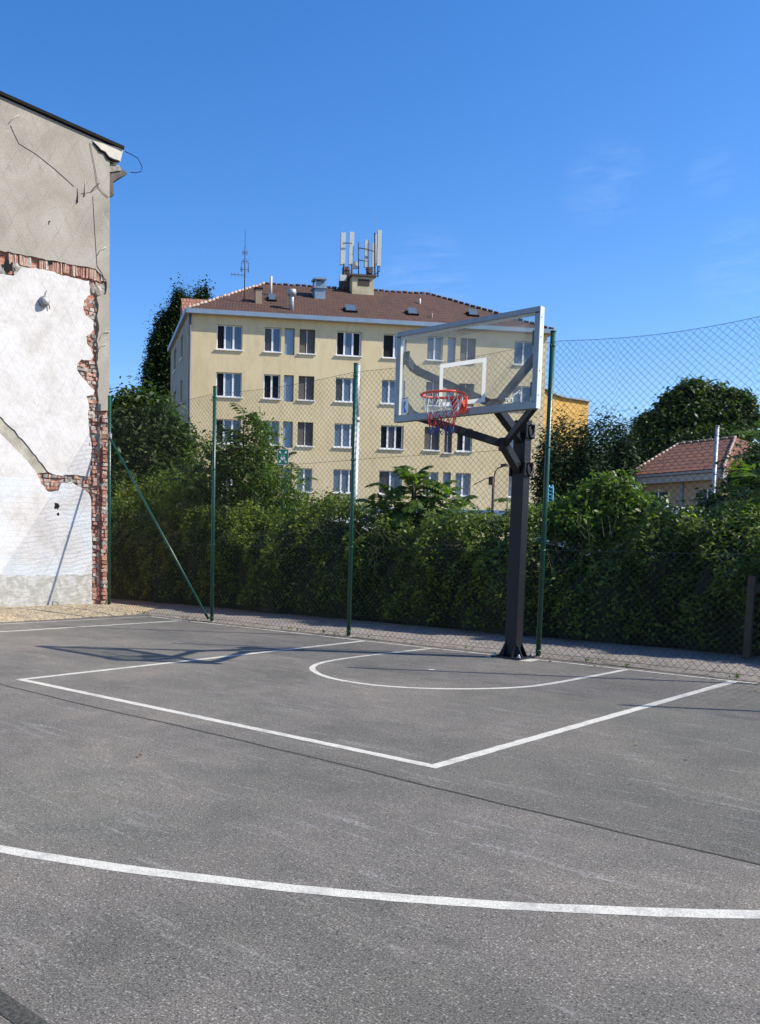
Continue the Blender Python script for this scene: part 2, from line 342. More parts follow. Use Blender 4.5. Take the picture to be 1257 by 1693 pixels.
def m_tiles(name, c1, c2, c3, az, row=.32, colw=.22):
    m, nt, b = mat_base(name); v = coords(nt); g = mapping(nt, v, rot=(0,0,-az))
    sx = node(nt, 'ShaderNodeSeparateXYZ'); nt.links.new(g, sx.inputs[0])
    cb = node(nt, 'ShaderNodeCombineXYZ'); nt.links.new(sx.outputs[0], cb.inputs[0]); nt.links.new(sx.outputs[2], cb.inputs[1])
    br = node(nt, 'ShaderNodeTexBrick'); nt.links.new(cb.outputs[0], br.inputs['Vector']); br.inputs['Scale'].default_value = 1
    br.inputs['Brick Width'].default_value = colw; br.inputs['Row Height'].default_value = row; br.inputs['Mortar Size'].default_value = .03
    br.inputs['Color1'].default_value = c1+(1,); br.inputs['Color2'].default_value = c2+(1,); br.inputs['Mortar'].default_value = c3+(1,)
    n = noise(nt, 1.2, 6, .75, v); n2 = noise(nt, 9, 4, .8, v)
    k = ramp(nt, n.outputs[0], [(.3, (.62,.62,.66)), (.5, (1,1,1)), (.75, (1.25,1.2,1.1))]); k2 = ramp(nt, n2.outputs[0], [(.3, (.6,.6,.6)), (.7, (1.3,1.3,1.3))])
    c = mix(nt, 1.0, mix(nt, 1.0, br.outputs[0], k.outputs[0], 'MULTIPLY'), k2.outputs[0], 'MULTIPLY')
    nt.links.new(c, b.inputs['Base Color']); b.inputs['Roughness'].default_value = .85; bump(nt, b, br.outputs[1], .6, .05); return m
def m_facade():
    m, nt, b = mat_base('yellow_render'); v = coords(nt)
    n = noise(nt, .22, 6, .6, v, .4); n2 = noise(nt, 1.4, 6, .7, mapping(nt, v, (1,1,.35))); n3 = noise(nt, 14, 4, .7, v)
    c = ramp(nt, n.outputs[0], [(.3, (.60,.485,.275)), (.5, (.67,.55,.325)), (.7, (.71,.595,.365))])
    s = ramp(nt, n2.outputs[0], [(.30, (.85,.85,.87)), (.5, (1,1,1)), (.75, (1.05,1.05,1.03))]); s2 = ramp(nt, n3.outputs[0], [(.3, (.93,.93,.93)), (.7, (1.05,1.05,1.05))])
    cc = mix(nt, 1.0, mix(nt, 1.0, c.outputs[0], s.outputs[0], 'MULTIPLY'), s2.outputs[0], 'MULTIPLY')
    nt.links.new(cc, b.inputs['Base Color']); b.inputs['Roughness'].default_value = .9; bump(nt, b, n3.outputs[0], .2, .02); return m
def m_gravel():
    m, nt, b = mat_base('sandy_gravel'); v = coords(nt)
    vo = node(nt, 'ShaderNodeTexVoronoi'); vo.inputs['Scale'].default_value = 28; nt.links.new(v, vo.inputs['Vector'])
    n = noise(nt, 3, 5, .7, v); n2 = noise(nt, 60, 3, .7, v)
    c = ramp(nt, vo.outputs['Color'], [(.1, (.26,.20,.125)), (.5, (.42,.33,.21)), (.9, (.56,.47,.33))])
    k = ramp(nt, n.outputs[0], [(.3, (.72,.72,.70)), (.6, (1.1,1.1,1.1))]); k2 = ramp(nt, n2.outputs[0], [(.3, (.7,.7,.7)), (.7, (1.2,1.2,1.2))])
    nt.links.new(mix(nt, 1.0, mix(nt, 1.0, c.outputs[0], k.outputs[0], 'MULTIPLY'), k2.outputs[0], 'MULTIPLY'), b.inputs['Base Color'])
    b.inputs['Roughness'].default_value = .95; bump(nt, b, vo.outputs['Distance'], .9, .02); return m
def m_glass_board():
    m, nt, b = mat_base('backboard_glass'); v = coords(nt)
    tr = node(nt, 'ShaderNodeBsdfTransparent'); tr.inputs[0].default_value = (.90,.91,.88,1)
    gl = node(nt, 'ShaderNodeBsdfGlossy'); gl.inputs['Roughness'].default_value = .03
    df = node(nt, 'ShaderNodeBsdfTranslucent'); df.inputs[0].default_value = (.8,.8,.78,1); d2 = node(nt, 'ShaderNodeBsdfDiffuse'); d2.inputs[0].default_value = (.6,.6,.58,1)
    a = node(nt, 'ShaderNodeMixShader'); a.inputs[0].default_value = .5; nt.links.new(df.outputs[0], a.inputs[1]); nt.links.new(d2.outputs[0], a.inputs[2])
    dust = ramp(nt, noise(nt, 3.5, 5, .7, v, 1).outputs[0], [(.3, (.03,.03,.03)), (.75, (.11,.11,.11))])
    x = node(nt, 'ShaderNodeMixShader'); nt.links.new(dust.outputs[0], x.inputs[0]); nt.links.new(tr.outputs[0], x.inputs[1]); nt.links.new(a.outputs[0], x.inputs[2])
    lw_ = node(nt, 'ShaderNodeLayerWeight'); lw_.inputs[0].default_value = .5; frn = math_(nt, 'MULTIPLY_ADD', math_(nt, 'POWER', lw_.outputs['Facing'], 5.0), .5, .02)
    y = node(nt, 'ShaderNodeMixShader'); nt.links.new(frn, y.inputs[0]); nt.links.new(x.outputs[0], y.inputs[1]); nt.links.new(gl.outputs[0], y.inputs[2])
    nt.links.new(y.outputs[0], nt.nodes['Material Output'].inputs[0]); return m

A_COURT = m_asphalt('court_asphalt', (1.0,.925,.80), .142)
A_PATH = m_asphalt('path_asphalt', (1.0,.91,.83), .205, False)
A_EDGE = m_asphalt('rough_edge_asphalt', (1.0,.90,.81), .18, False)
PAINT = m_paint()
TAR = simple('tar_seam', (.062,.061,.052), .85, var=.65, scale=60, bmp=.5, bscale=120, spec=.25)
GRASS_G = simple('dry_soil', (.14,.12,.075), .95, var=.35, scale=1.5, bmp=.5)
GRAVEL = m_gravel()
GREEN = simple('green_coated_steel', (.008,.066,.042), .35, var=.12, scale=5)
WIRE = simple('green_wire', (.016,.034,.025), .6, var=.1)
CHAR = simple('charcoal_coated_steel', (.007,.0085,.013), .5, var=.2, scale=8, spec=.35)
ALU = simple('grey_aluminium', (.23,.25,.26), .35, .35, var=.08, scale=12)
ALUW = simple('pale_aluminium_edge', (.62,.63,.62), .35, .2, var=.05)
WHITEP = simple('white_board_line', (.78,.79,.78), .5, var=.06, scale=14)
RED = simple('orange_red_steel', (.75,.085,.04), .4, var=.12, scale=14)
def m_backlit(name, col):
    m, nt, b = mat_base(name); tr = node(nt, 'ShaderNodeBsdfTranslucent'); tr.inputs[0].default_value = col + (1,); b.inputs['Base Color'].default_value = col + (1,)
    n = noise(nt, 30, 4, .7, coords(nt)); r = ramp(nt, n.outputs[0], [(.25, (.78,)*3), (.5, (.9,)*3)]); nt.links.new(r.outputs[0], ms_ := (ms := node(nt, 'ShaderNodeMixShader')).inputs[0])
    nt.links.new(b.outputs[0], ms.inputs[1]); nt.links.new(tr.outputs[0], ms.inputs[2]); nt.links.new(ms.outputs[0], nt.nodes['Material Output'].inputs[0]); return m
FILM = m_backlit('white_film_on_glass', (.95,.95,.94))
BGLASS = m_glass_board()
NETW = simple('white_net_cord', (.72,.72,.70), .8, var=.1); NETR = simple('red_net_cord', (.50,.05,.05), .8, var=.1); NETB = simple('blue_net_cord', (.05,.07,.24), .8, var=.1)
BLACKR = simple('black_rubber', (.012,.012,.014), .6, var=.2)
ZINC = simple('galvanised_steel', (.36,.38,.39), .5, .25, var=.15, scale=9)
STICK = simple('sticker_white', (.72,.76,.80), .4, var=.03); STICKB = simple('sticker_blue', (.05,.22,.50), .4, var=.05)
STUCCO = m_stucco(); PLASTER = m_plaster(); RUB = m_rubble()
CORE = m_brick('old_brickwork', (.44,.20,.13), (.36,.15,.10), (.38,.31,.25), rot=(R(90),0,0))
CEMENT = simple('bare_cement', (.36,.34,.27), .93, var=.28, scale=5, bmp=.7, bscale=30)
MORTAR = simple('old_mortar', (.30,.275,.235), .95, var=.45, scale=9, bmp=.9, bscale=25)
TARF = simple('black_bitumen_felt', (.012,.011,.011), .9, var=.3, bmp=.4, spec=.2)
RUST = simple('rusty_iron', (.07,.05,.04), .8, var=.4)
FAC = m_facade()
FACSH = simple('shaded_wall_render', (.33,.30,.24), .92, var=.14, scale=.9, bmp=.2)  # darker copy of the facade render, shade put into the colour
WFR = simple('white_window_frame', (.78,.78,.76), .4, var=.04)
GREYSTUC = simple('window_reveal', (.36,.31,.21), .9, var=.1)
GUT = simple('blue_grey_gutter', (.22,.30,.38), .45, .2, var=.12, scale=2)
BLUEB = simple('blue_painted_band', (.10,.20,.33), .6, var=.15, scale=1)
def pane(name, col, rough=.08, spec=.6, var=.2):
    m, nt, b = mat_base(name); v = coords(nt)
    n = noise(nt, 6, 3, .5, mapping(nt, v, (5, 5, .25)))
    r = ramp(nt, n.outputs[0], [(.35, tuple(c*(1-var) for c in col)), (.65, tuple(c*(1+var) for c in col))]); nt.links.new(r.outputs[0], b.inputs['Base Color'])
    b.inputs['Roughness'].default_value = rough; b.inputs['Specular IOR Level'].default_value = spec; return m
PB = pane('curtained_glass', (.085,.125,.175)); PN = pane('frosted_blue_glass', (.22,.31,.40), .35); PD = pane('dark_open_casement', (.006,.006,.008), .5, .2)
PG = pane('grey_roller_screen', (.105,.095,.085), .7, .3, .1); PC = pane('room_with_curtain', (.05,.05,.055), .3, .4, .8)
PANES = [PB, PN, PD, PG, PC, WFR]
TILE = m_tiles('weathered_roof_tiles', (.112,.047,.024), (.080,.035,.020), (.046,.022,.014), R(54.87), .28, .2)
TILE2 = m_tiles('red_roof_tiles', (.24,.088,.040), (.19,.068,.032), (.07,.028,.022), R(20), .2, 3.0)
TILE3 = m_tiles('orange_roof_tiles', (.40,.19,.12), (.33,.15,.10), (.18,.08,.05), R(54.87), .3, .25)
RIDGE = simple('mortar_ridge', (.38,.29,.23), .9, var=.5, scale=5, bmp=.5)
OCHRE = simple('ochre_render', (.50,.30,.075), .9, var=.10, scale=.6)
BEIGE = simple('beige_render', (.42,.30,.19), .9, var=.12, scale=1.2)
WOOD = simple('grey_brown_wood', (.06,.047,.033), .85, var=.3, scale=7, bmp=.4)
BARK = simple('bark', (.085,.065,.045), .95, var=.35, scale=12, bmp=.7)
TWIG = simple('green_twig', (.06,.075,.03), .8, var=.3)
CORE_D = simple('hedge_core_shade', (.020,.024,.012), .95, var=.4, scale=6)
L_HEDGE = m_leaf('hedge_leaf', (.040,.066,.012), (.125,.175,.026), (.29,.335,.06), .45, .5)
L_AIL = m_leaf('pinnate_leaf', (.052,.090,.016), (.10,.155,.027), (.165,.23,.045), .45, .42)
L_DARK = m_leaf('dark_leaf', (.026,.046,.013), (.050,.080,.020), (.088,.13,.032), .32, .5)
L_POP = m_leaf('poplar_leaf', (.018,.032,.011), (.032,.055,.017), (.062,.095,.028), .15, .5)
L_CON = m_leaf('conifer_spray', (.010,.026,.010), (.022,.048,.014), (.045,.080,.020), .12, .6)
L_BRIGHT = m_leaf('fresh_leaf', (.055,.095,.014), (.105,.165,.026), (.17,.24,.04), .35, .4)
CARW = simple('white_car_paint', (.75,.75,.75), .25, var=.02); CARB = simple('silver_blue_car_paint', (.22,.28,.38), .25, .3, var=.05)
CARG = pane('car_glass', (.02,.025,.03), .05); TYRE = simple('tyre', (.02,.02,.02), .8)
SIGNG = simple('sign_green', (.0,.16,.08), .5, var=.04); CYAN = simple('light_blue_paint', (.10,.42,.62), .45, var=.08)

# ------------------------------------------------------------------ ground, court, paint
def sheet(name, x0, x1, y0, y1, z, mat, th=0):
    m = MB(); m.quad((x0,y0,z), (x1,y0,z), (x1,y1,z), (x0,y1,z)); return m.build(name, mat, origin=(0,0,0), kind='structure')
sheet('ground', -900, 900, -900, 900, -.03, GRASS_G)
sheet('court', -8.35, 9.0, -20, .0, 0, A_COURT)
BY = -.20
m = MB()   # worn strip between the baseline and the fence: ragged front edge
xs = np.arange(-9.6, 9.01, .12); e0 = [-.02 + .05*math.sin(x*1.7) + random.uniform(-.03,.03) for x in xs]
for i in range(len(xs)-1): m.quad((xs[i],e0[i],.004), (xs[i+1],e0[i+1],.004), (xs[i+1],.3,.004), (xs[i],.3,.004))
m.build('court_edge', A_EDGE, origin=(0,0,0), kind='structure')
sheet('path', -16, 12, .3, 2.6, -.004, A_PATH)

def dens(pts, st_=.5):
    out = []
    for a, b in zip(pts, pts[1:]):
        k = max(1, int(math.dist(a, b)/st_)); out += [(a[0]+(b[0]-a[0])*i/k, a[1]+(b[1]-a[1])*i/k) for i in range(k)]
    return out + [pts[-1]]
def line_mesh(pts, wd, z=.0015, closed=False):
    m = MB(); pts = dens(pts, .07) if z < .0018 else pts; gj = random.Random(len(pts)); pts = [Vector((p[0], p[1], z)) for p in pts]; n = len(pts); L = []; Rr = []
    for i, p in enumerate(pts):
        a = pts[max(i-1,0)]; b = pts[min(i+1,n-1)]; d1 = (p-a).normalized() if i else (b-p).normalized(); d2 = (b-p).normalized() if i < n-1 else d1
        nrm = Vector((-(d1+d2).y, (d1+d2).x, 0)).normalized(); k = 1/max(.4, nrm.dot(Vector((-d1.y, d1.x, 0))))
        jt = .0032 if z < .0018 else 0; L.append(p + nrm*(wd/2*k + gj.uniform(-jt, jt))); Rr.append(p - nrm*(wd/2*k + gj.uniform(-jt, jt)))
    m.add(L + Rr, [(i, i+n, i+1+n, i+1) for i in range(n-1)]); return m
def st(name, pts, wd=.05, z=.0015, mat=None): return line_mesh(pts, wd, z).build(name, mat or PAINT, origin=(0,0,0), kind='structure')
st('baseline', [(-7.43,-.10), (-6.4,-.15), (-2.35,-.215), (2.5,-.20), (9,-.2)], .055)
st('sideline', [(-7.43,-.128), (-7.66,-3.15), (-7.7,-6), (-7.7,-14)], .05)
st('free_throw_lane', [(-2.38,-.2525), (-2.30,-5.99), (2.45,-5.88), (2.53,-.2375)], .08)
ctl = [(1.39,-.229), (1.375,-.8), (1.34,-1.55), (1.31,-2.0), (1.24,-2.38), (1.04,-2.80), (.66,-3.24), (.22,-3.47), (-.25,-3.48), (-.62,-3.34), (-.94,-3.09), (-1.14,-2.80), (-1.26,-2.42), (-1.30,-1.92), (-1.285,-1.19), (-1.235,-.2465)]
arc = []
for i in range(len(ctl)-1):
    p0_, p1_, p2_, p3_ = [np.array(ctl[max(0, min(len(ctl)-1, j))]) for j in (i-1, i, i+1, i+2)]
    for t in np.linspace(0, 1, 7)[:-1]: arc.append(tuple(.5*(2*p1_ + (p2_-p0_)*t + (2*p0_-5*p1_+4*p2_-p3_)*t*t + (3*p1_-p0_-3*p2_+p3_)*t**3)))
arc.append(ctl[-1])
st('no_charge_arc', arc, .066)
t0, t1 = math.radians(-14.5), math.radians(-165.5)
def r3(t): return float(np.interp(math.degrees(t), [-165.5,-110,-90,-73.5,-65,-57.7,-51.7,-46.5,-14.5], [6.86,6.98,6.96,6.886,6.78,6.713,6.667,6.64,6.6]))
tp = [(6.53,-.229), (6.53,-2)] + [(.03 + r3(t)*math.cos(t), -2.1 + r3(t)*math.sin(t)) for t in np.linspace(t0, t1, 90)] + [(-6.56,-3.7), (-6.44,-.155)]
st('three_point_line', tp, .082)
m = MB(); m.add([(-.04+.04*math.cos(a), -2.07+.04*math.sin(a), .004) for a in np.linspace(0, 2*math.pi, 16, endpoint=False)], [tuple(range(16))])
m.build('painted_spot', PAINT, origin=(0,0,0), kind='structure')
# tar seams between paving lanes
for yy, x0, x1 in ((-6.3, -8.3, 9), (-9.385, -8.3, 9)):
    pts = [(x, yy + .018*math.sin(x*1.3) + random.uniform(-.008,.008)) for x in np.arange(x0, x1, .22)]
    st('tar_seam', pts, .02 if yy > -9 else .075, .0022, TAR)
# white patch painted round the foot of the pole
m = MB()
m.poly([(-.27,-.52,.0042), (.33,-.50,.0042), (.32,-.2275,.0042), (-.24,-.243,.0042)], (0,0,1), -.002); m.build('pole_base_paint', PAINT, origin=(0,0,0), kind='structure')
# sandy strip banked up against the old wall
def wall_x(y): return -9.13 - (.3-y)*math.cos(WAZ)/math.sin(WAZ)
m = MB(); ys = np.arange(-12, 1.61, .1); nx = 26; V = []
for y in ys:
    far = wall_x(y) - .05 if y < .34 else -10.0
    if y > .3: near = -9.0 + (y-.3)*-.3
    near = min(-7.86 + .06*math.sin(y*2.3) + .04*math.sin(y*7), -7.86 if y < -.1 else -7.9 - max(0, y+.1)*.75)
    for j in range(nx):
        t = j/(nx-1); x = near + (far-near)*t
        h = .005 + .125*max(0, min(1, t*1.5))**.8 * (1 if y < .2 else max(.0, 1-(y-.2)/1.3)) + random.uniform(0, .008)*(t > .03) + .012*math.sin(x*5+y*3)*t
        V.append((x, y, h))
Fq = [(i*nx+j, i*nx+j+1, (i+1)*nx+j+1, (i+1)*nx+j) for i in range(len(ys)-1) for j in range(nx-1)]
m.add(V, Fq, smooth=True); m.build('gravel_strip', GRAVEL, origin=(0,0,0), kind='structure')
# loose stones and leaf litter
def scatter(n, fx, size, seed):
    g = np.random.default_rng(seed); out = MB()
    for _ in range(n):
        x, y, z = fx(g); s = size*g.uniform(.4, 1.3); k = g.uniform(0, 6.28)
        vs = [Vector((x + s*math.cos(k+a)*g.uniform(.7,1.2), y + s*math.sin(k+a)*g.uniform(.7,1.2), z)) for a in (0, 1.57, 3.14, 4.71)] + [Vector((x, y, z + s*g.uniform(.5,.9)))]
        out.add(vs, [(0,1,4), (1,2,4), (2,3,4), (3,0,4)])
    return out
scatter(900, lambda g: (lambda y, t: (-7.85 + (wall_x(min(y, .3)) + 7.85)*t, y, .005 + .12*max(0, min(1, t*1.5))**.8*(1 if y < .2 else .6)))(g.uniform(-6, .7), g.uniform(-.05, .98)), .016, 3).build('gravel_stones', GRAVEL, origin=(0,0,0), kind='stuff', label='loose small stones on the sandy strip by the old wall', cat='gravel')
scatter(420, lambda g: (g.uniform(-8, 5), g.normal(.1, .05), .004), .010, 4).build('litter_crumbs', CEMENT, origin=(0,0,0), kind='stuff', label='pale crumbs and grit along the fence foot', cat='grit')

def weed_quads(n, fx, seed):
    g = np.random.default_rng(seed); Q = []
    for _ in range(n):
        x, y = fx(g); k = g.integers(5, 12); h = g.uniform(.02, .07)
        for _ in range(k):
            a = g.uniform(0, 6.28); r_ = h*g.uniform(.3, .9); b = np.array([x, y, .0]); d = np.array([math.cos(a)*r_, math.sin(a)*r_, h*g.uniform(.5, 1.2)]); p = np.array([-math.sin(a), math.cos(a), 0])*h*.12
            Q += [b, b + d*.5 + p, b + d, b + d*.5 - p]
    return np.array(Q)
mesh_np('weeds', weed_quads(46, lambda g: (g.uniform(-8.8, 5), g.normal(.13, .05)), 8), 4, L_AIL, kind='stuff', label='tiny green weeds and grass tufts along the fence foot', cat='weeds')
def dry_leaves(n, fx, seed, size=.035):
    g = np.random.default_rng(seed); Q = []
    for _ in range(n):
        x, y = fx(g); a = g.uniform(0, 6.28); s_ = size*g.uniform(.5, 1.3); u = np.array([math.cos(a), math.sin(a), g.uniform(-.2,.3)])*s_; w2 = np.array([-math.sin(a), math.cos(a), g.uniform(-.1,.4)])*s_*.5; c = np.array([x, y, .008 + s_*.3])
        Q += [c-u, c+w2, c+u, c-w2]
    return np.array(Q)
DRYL = m_leaf('dry_leaf', (.10,.06,.025), (.20,.13,.06), (.30,.22,.11), .1, .8)
mesh_np('dry_leaves', dry_leaves(420, lambda g: (g.uniform(-8.6, 6), g.choice([g.normal(.16,.07), g.normal(.5,.3), g.normal(-.1,.12)])), 9), 4, DRYL, kind='stuff', label='scattered dry brown leaves blown against the fence foot', cat='leaf litter')
mesh_np('court_leaves', dry_leaves(16, lambda g: (g.uniform(-5, 4), g.uniform(-8, -.5)), 12, .022), 4, DRYL, kind='stuff', label='few tiny dry leaf bits lying on the open court', cat='leaf litter')

# ------------------------------------------------------------------ chain-link fence
FY = .085
fence = thing('chain_link_fence', 'tall green chain-link fence behind the baseline with round green posts', 'fence', (-1.4, FY, 0))
posts = [-8.98, -5.97, -2.92, .15, 3.22, 6.29, 9.3]
for i, x in enumerate(posts):
    m = MB(); top = 4.07 if i else 4.22
    m.tube([(x, FY, 0), (x, FY, top)], .031 if i else .034, 16); m.tube([(x, FY, top-.002), (x, FY, top+.012)], .036, 16)
    p = m.build('post', GREEN, fence)
    for z in (.08, 1.36, 2.66, 3.9):
        c = MB(); c.tube([(x, FY, z-.012), (x, FY, z+.012)], .0355, 16); c.box((x-.001, FY-.04, z), (.012, .012, .012)); c.build('wire_clamp', GREEN, p)
    m = MB(); m.tube([(x, FY, 0), (x, FY, .012)], .05, 12); m.build('foot_collar', CEMENT, p)
m = MB(); m.tube([(-8.93, FY-.03, 3.42), (-6.03, FY-.03, .05)], .021, 12); br = m.build('brace', GREEN, fence)
m = MB(); m.box((-8.95, FY-.02, 3.44), (.05, .02, .05)); m.tube([(-8.99, FY-.03, 3.50), (-8.9, FY-.03, 3.50)], .012, 8); m.tube([(-8.96, FY-.03, 3.30), (-8.88, FY-.03, 3.38)], .014, 8); m.build('brace_bracket', ZINC, br)
def fence_top(x):
    k = 0
    for a, b in zip(posts, posts[1:]):
        if a <= x <= b: t = (x-a)/(b-a); k = math.sin(math.pi*t)
    return 3.955 - (.11 if x > .15 else .05)*k
P_ = .0845; nrow = 93; WR = .0020
V = []
xs0 = -9.55; ncol = int((9.3-xs0)/P_)
zk = np.arange(nrow+1)*(P_/2)*1.0 + .03
wires = []
for c in range(ncol*2):
    x0 = xs0 + c*P_/2
    top = fence_top(x0) if x0 > -9 else 3.95
    K = int((top-.03)/(P_/2)) + 1
    k = np.arange(K)
    zz = .03 + k*(top-.03)/(K-1)
    sag = .006*math.sin(x0*3.1)
    xw = x0 + np.where((k + c) % 2 == 0, 0, P_/2) + .006*np.sin(zz*2.3 + x0*1.9) + .004*math.sin(x0*9)
    yw = FY + np.where((k + c) % 2 == 0, .0022, -.0022) + .012*np.sin(x0*1.1)*np.sin(zz*1.4) + .0
    wires.append(np.stack([xw, yw, zz], 1))
quads = []
tri = [(math.cos(a), math.sin(a)) for a in (math.pi/2, math.pi*7/6, math.pi*11/6)]
for W in wires:
    d = W[1:] - W[:-1]; d /= np.linalg.norm(d, axis=1)[:, None]
    yv = np.tile([0,1,0], (len(d),1)).astype(float); s = np.cross(d, yv)
    ring0 = [W[:-1] + WR*(ca*s + sa*yv) for ca, sa in tri]; ring1 = [W[1:] + WR*(ca*s + sa*yv) for ca, sa in tri]
    for j in range(3):
        q = np.stack([ring0[j], ring0[(j+1)%3], ring1[(j+1)%3], ring1[j]], 1); quads.append(q.reshape(-1, 3))
mesh_np('wire_mesh', np.concatenate(quads), 4, WIRE, fence)
m = MB()
for z in (.05, 1.36, 2.66, None):
    pts = [(x, FY-.006, (fence_top(x) if x > -9 else 3.95) if z is None else z + .006*math.sin(x*2)) for x in np.arange(-9.5, 9.3, .25)]
    m.tube(pts, .0026, 5)
m.build('tension_wire', WIRE, fence)

# ------------------------------------------------------------------ basketball hoop
PY = -.29
hoop = thing('basketball_hoop', 'charcoal post with forked arms carrying a glass backboard, red rim and tricolour net', 'basketball hoop', (0, PY, 0))
m = MB(); m.box((0, PY, 1.50), (.081, .081, 1.46)); pole = m.build('pole', CHAR, hoop, bevel=.008)
m = MB(); m.box((0, PY, .015), (.20, .20, .012), m=0); m.build('base_plate', CHAR, hoop, bevel=.004)
for sx, sy in ((1,0), (-1,0), (0,1), (0,-1)):
    m = MB(); a = .0805; X = Vector((sx, sy, 0)); o = Vector((0, PY, .028)); t = Vector((-sy, sx, 0))
    for off in (-.06, .06): m = MB(); m.poly([o + X*a + t*off - t*.006, o + X*.165 + t*off - t*.006, o + X*a + Vector((0,0,.17)) + t*off - t*.006], t, .012); m.build('gusset', CHAR, hoop)
for sx in (-1, 1):
    for sy in (-1, 1):
        m = MB(); m.tube([(sx*.165, PY+sy*.165, .027), (sx*.165, PY+sy*.165, .07)], .012, 8); m.tube([(sx*.165, PY+sy*.165, .027), (sx*.165, PY+sy*.165, .045)], .024, 6); m.build('anchor_bolt', ZINC, hoop)
BYD = -1.735   # front face of the backboard
def arm(zp, zj, yj, z_out, zbend, side, xb=.80):
    """one fork arm from the joint to a frame corner, bent square to the board at its end"""
    J = Vector((0, yj, zj)); B = Vector((side*xb, -1.50, zbend)); Cc = Vector((side*(xb+.03), BYD+.105, z_out)); m = MB()
    pts = [J, J.lerp(B, .5), J.lerp(B, .93), B.lerp(Cc, .15), B.lerp(Cc, .55), Cc]
    for i, (a, b) in enumerate(zip(pts, pts[1:])):
        d = (b-a).normalized()*.012; m.bar(a-d if i else a, b+d, .055, .088)
    return m
for zp, zj, yj, zo in ((2.72, 3.06, -.97, 3.62), (2.34, 2.63, -.73, 3.08)):
    m = MB(); m.bar((0, PY-.05, zp), (0, yj-.03, zj+.01), .09, .105); stem = m.build('arm_stem', CHAR, hoop, bevel=.005)
    for sd_ in (-1, 1): arm(zp, zj, yj, zo, zo-.12 if sd_ < 0 else zo-.12, sd_).build('fork_arm', CHAR, hoop, bevel=.004)
    m = MB(); m.tube([(0, yj-.01, zj-.075), (0, yj-.01, zj+.075)], .062, 14); m.build('arm_joint', CHAR, hoop, bevel=.004)
    for sd_ in (-1, 1):
        m = MB(); m.box((sd_*.83, BYD+.098, zo), (.05, .008, .075)); m.build('mounting_plate', CHAR, hoop)
for z in (2.82, 2.36):
    c = MB()
    for s in (-1, 1):
        c.box((s*.096, PY, z), (.012, .11, .085)); 
    c.box((0, PY+.097, z), (.105, .012, .085)); c.build('clamp', CHAR, hoop, bevel=.006)
    m = MB()
    for dz in (-.05, .05): m.tube([(.116, PY+.06*math.cos(a), z+.07*math.sin(a)) for a in np.linspace(0, 2*math.pi, 20, endpoint=False)] if dz < 0 else [(.122, PY-.055, z+.065), (.135, PY-.02, z+.075), (.135, PY+.03, z+.075), (.122, PY+.06, z+.05)], .011, 8, closed=dz < 0)
    m.build('clamp_handle', BLACKR, hoop)
# backboard: frame of four profiles, glass, painted target rectangle
Z0, Z1 = 2.862, 3.912; bx = .90
bb_y = BYD
def fr(name, a, b, wd, front=ALU, edge=ALUW): pass
m = MB(); fd = .088; fw = .055
m.box((0, BYD+fd/2, Z0+fw/2+.012), (bx, fd/2, fw/2+.012)); m.box((0, BYD+fd/2, Z1-fw/2), (bx, fd/2, fw/2))
m.box((-bx+fw/2, BYD+fd/2+.0, (Z0+Z1)/2), (fw/2, fd/2, (Z1-Z0)/2-fw-.012)); m.box((bx-fw/2, BYD+fd/2, (Z0+Z1)/2), (fw/2, fd/2, (Z1-Z0)/2-fw-.012))
bf = m.build('backboard_frame', ALU, hoop, bevel=.003)
for s in (-1, 1):
    m = MB(); m.box((s*(bx+.0035), BYD+fd/2, (Z0+Z1)/2), (.003, fd/2, (Z1-Z0)/2)); m.build('sunlit_edge', ALUW, bf)  # pale side strip, sunlight on the frame put into its colour
for z in (3.0, 3.25, 3.6, 3.8):
    m = MB(); m.tube([(bx+.006, BYD+.03, z), (bx+.010, BYD+.03, z)], .007, 8); m.build('screw', BLACKR, bf)
m = MB(); m.box((0, BYD+.016, (Z0+Z1)/2+.01), (bx-fw+.004, .005, (Z1-Z0)/2-fw+.004)); gl = m.build('glass', BGLASS, hoop)
m = MB(); bwid = .034; x1 = bx-fw-.001; a = Z0+fw+.026; b = Z1-fw-.001; yb = BYD+.0095   # pale film strips for the frame's inner faces, sunlight painted in
for (X0, X1, A, B) in ((-x1, x1, b-bwid, b), (-x1, -x1+bwid, a, b-bwid)):
    m.quad((X0,yb,A), (X1,yb,A), (X1,yb,B), (X0,yb,B))
m.build('lit_frame_strip', FILM, gl)
m = MB(); q = .045
for (X0, X1, A, B) in ((-.295, .295, 3.435-q+.03, 3.465), (-.295, .295, 2.985, 3.03), (-.295, -.25, 3.03, 3.42), (.25, .295, 3.03, 3.42)):
    m.quad((X0,yb-.001,A), (X1,yb-.001,A), (X1,yb-.001,B), (X0,yb-.001,B))
m.build('target_rectangle', FILM, gl)
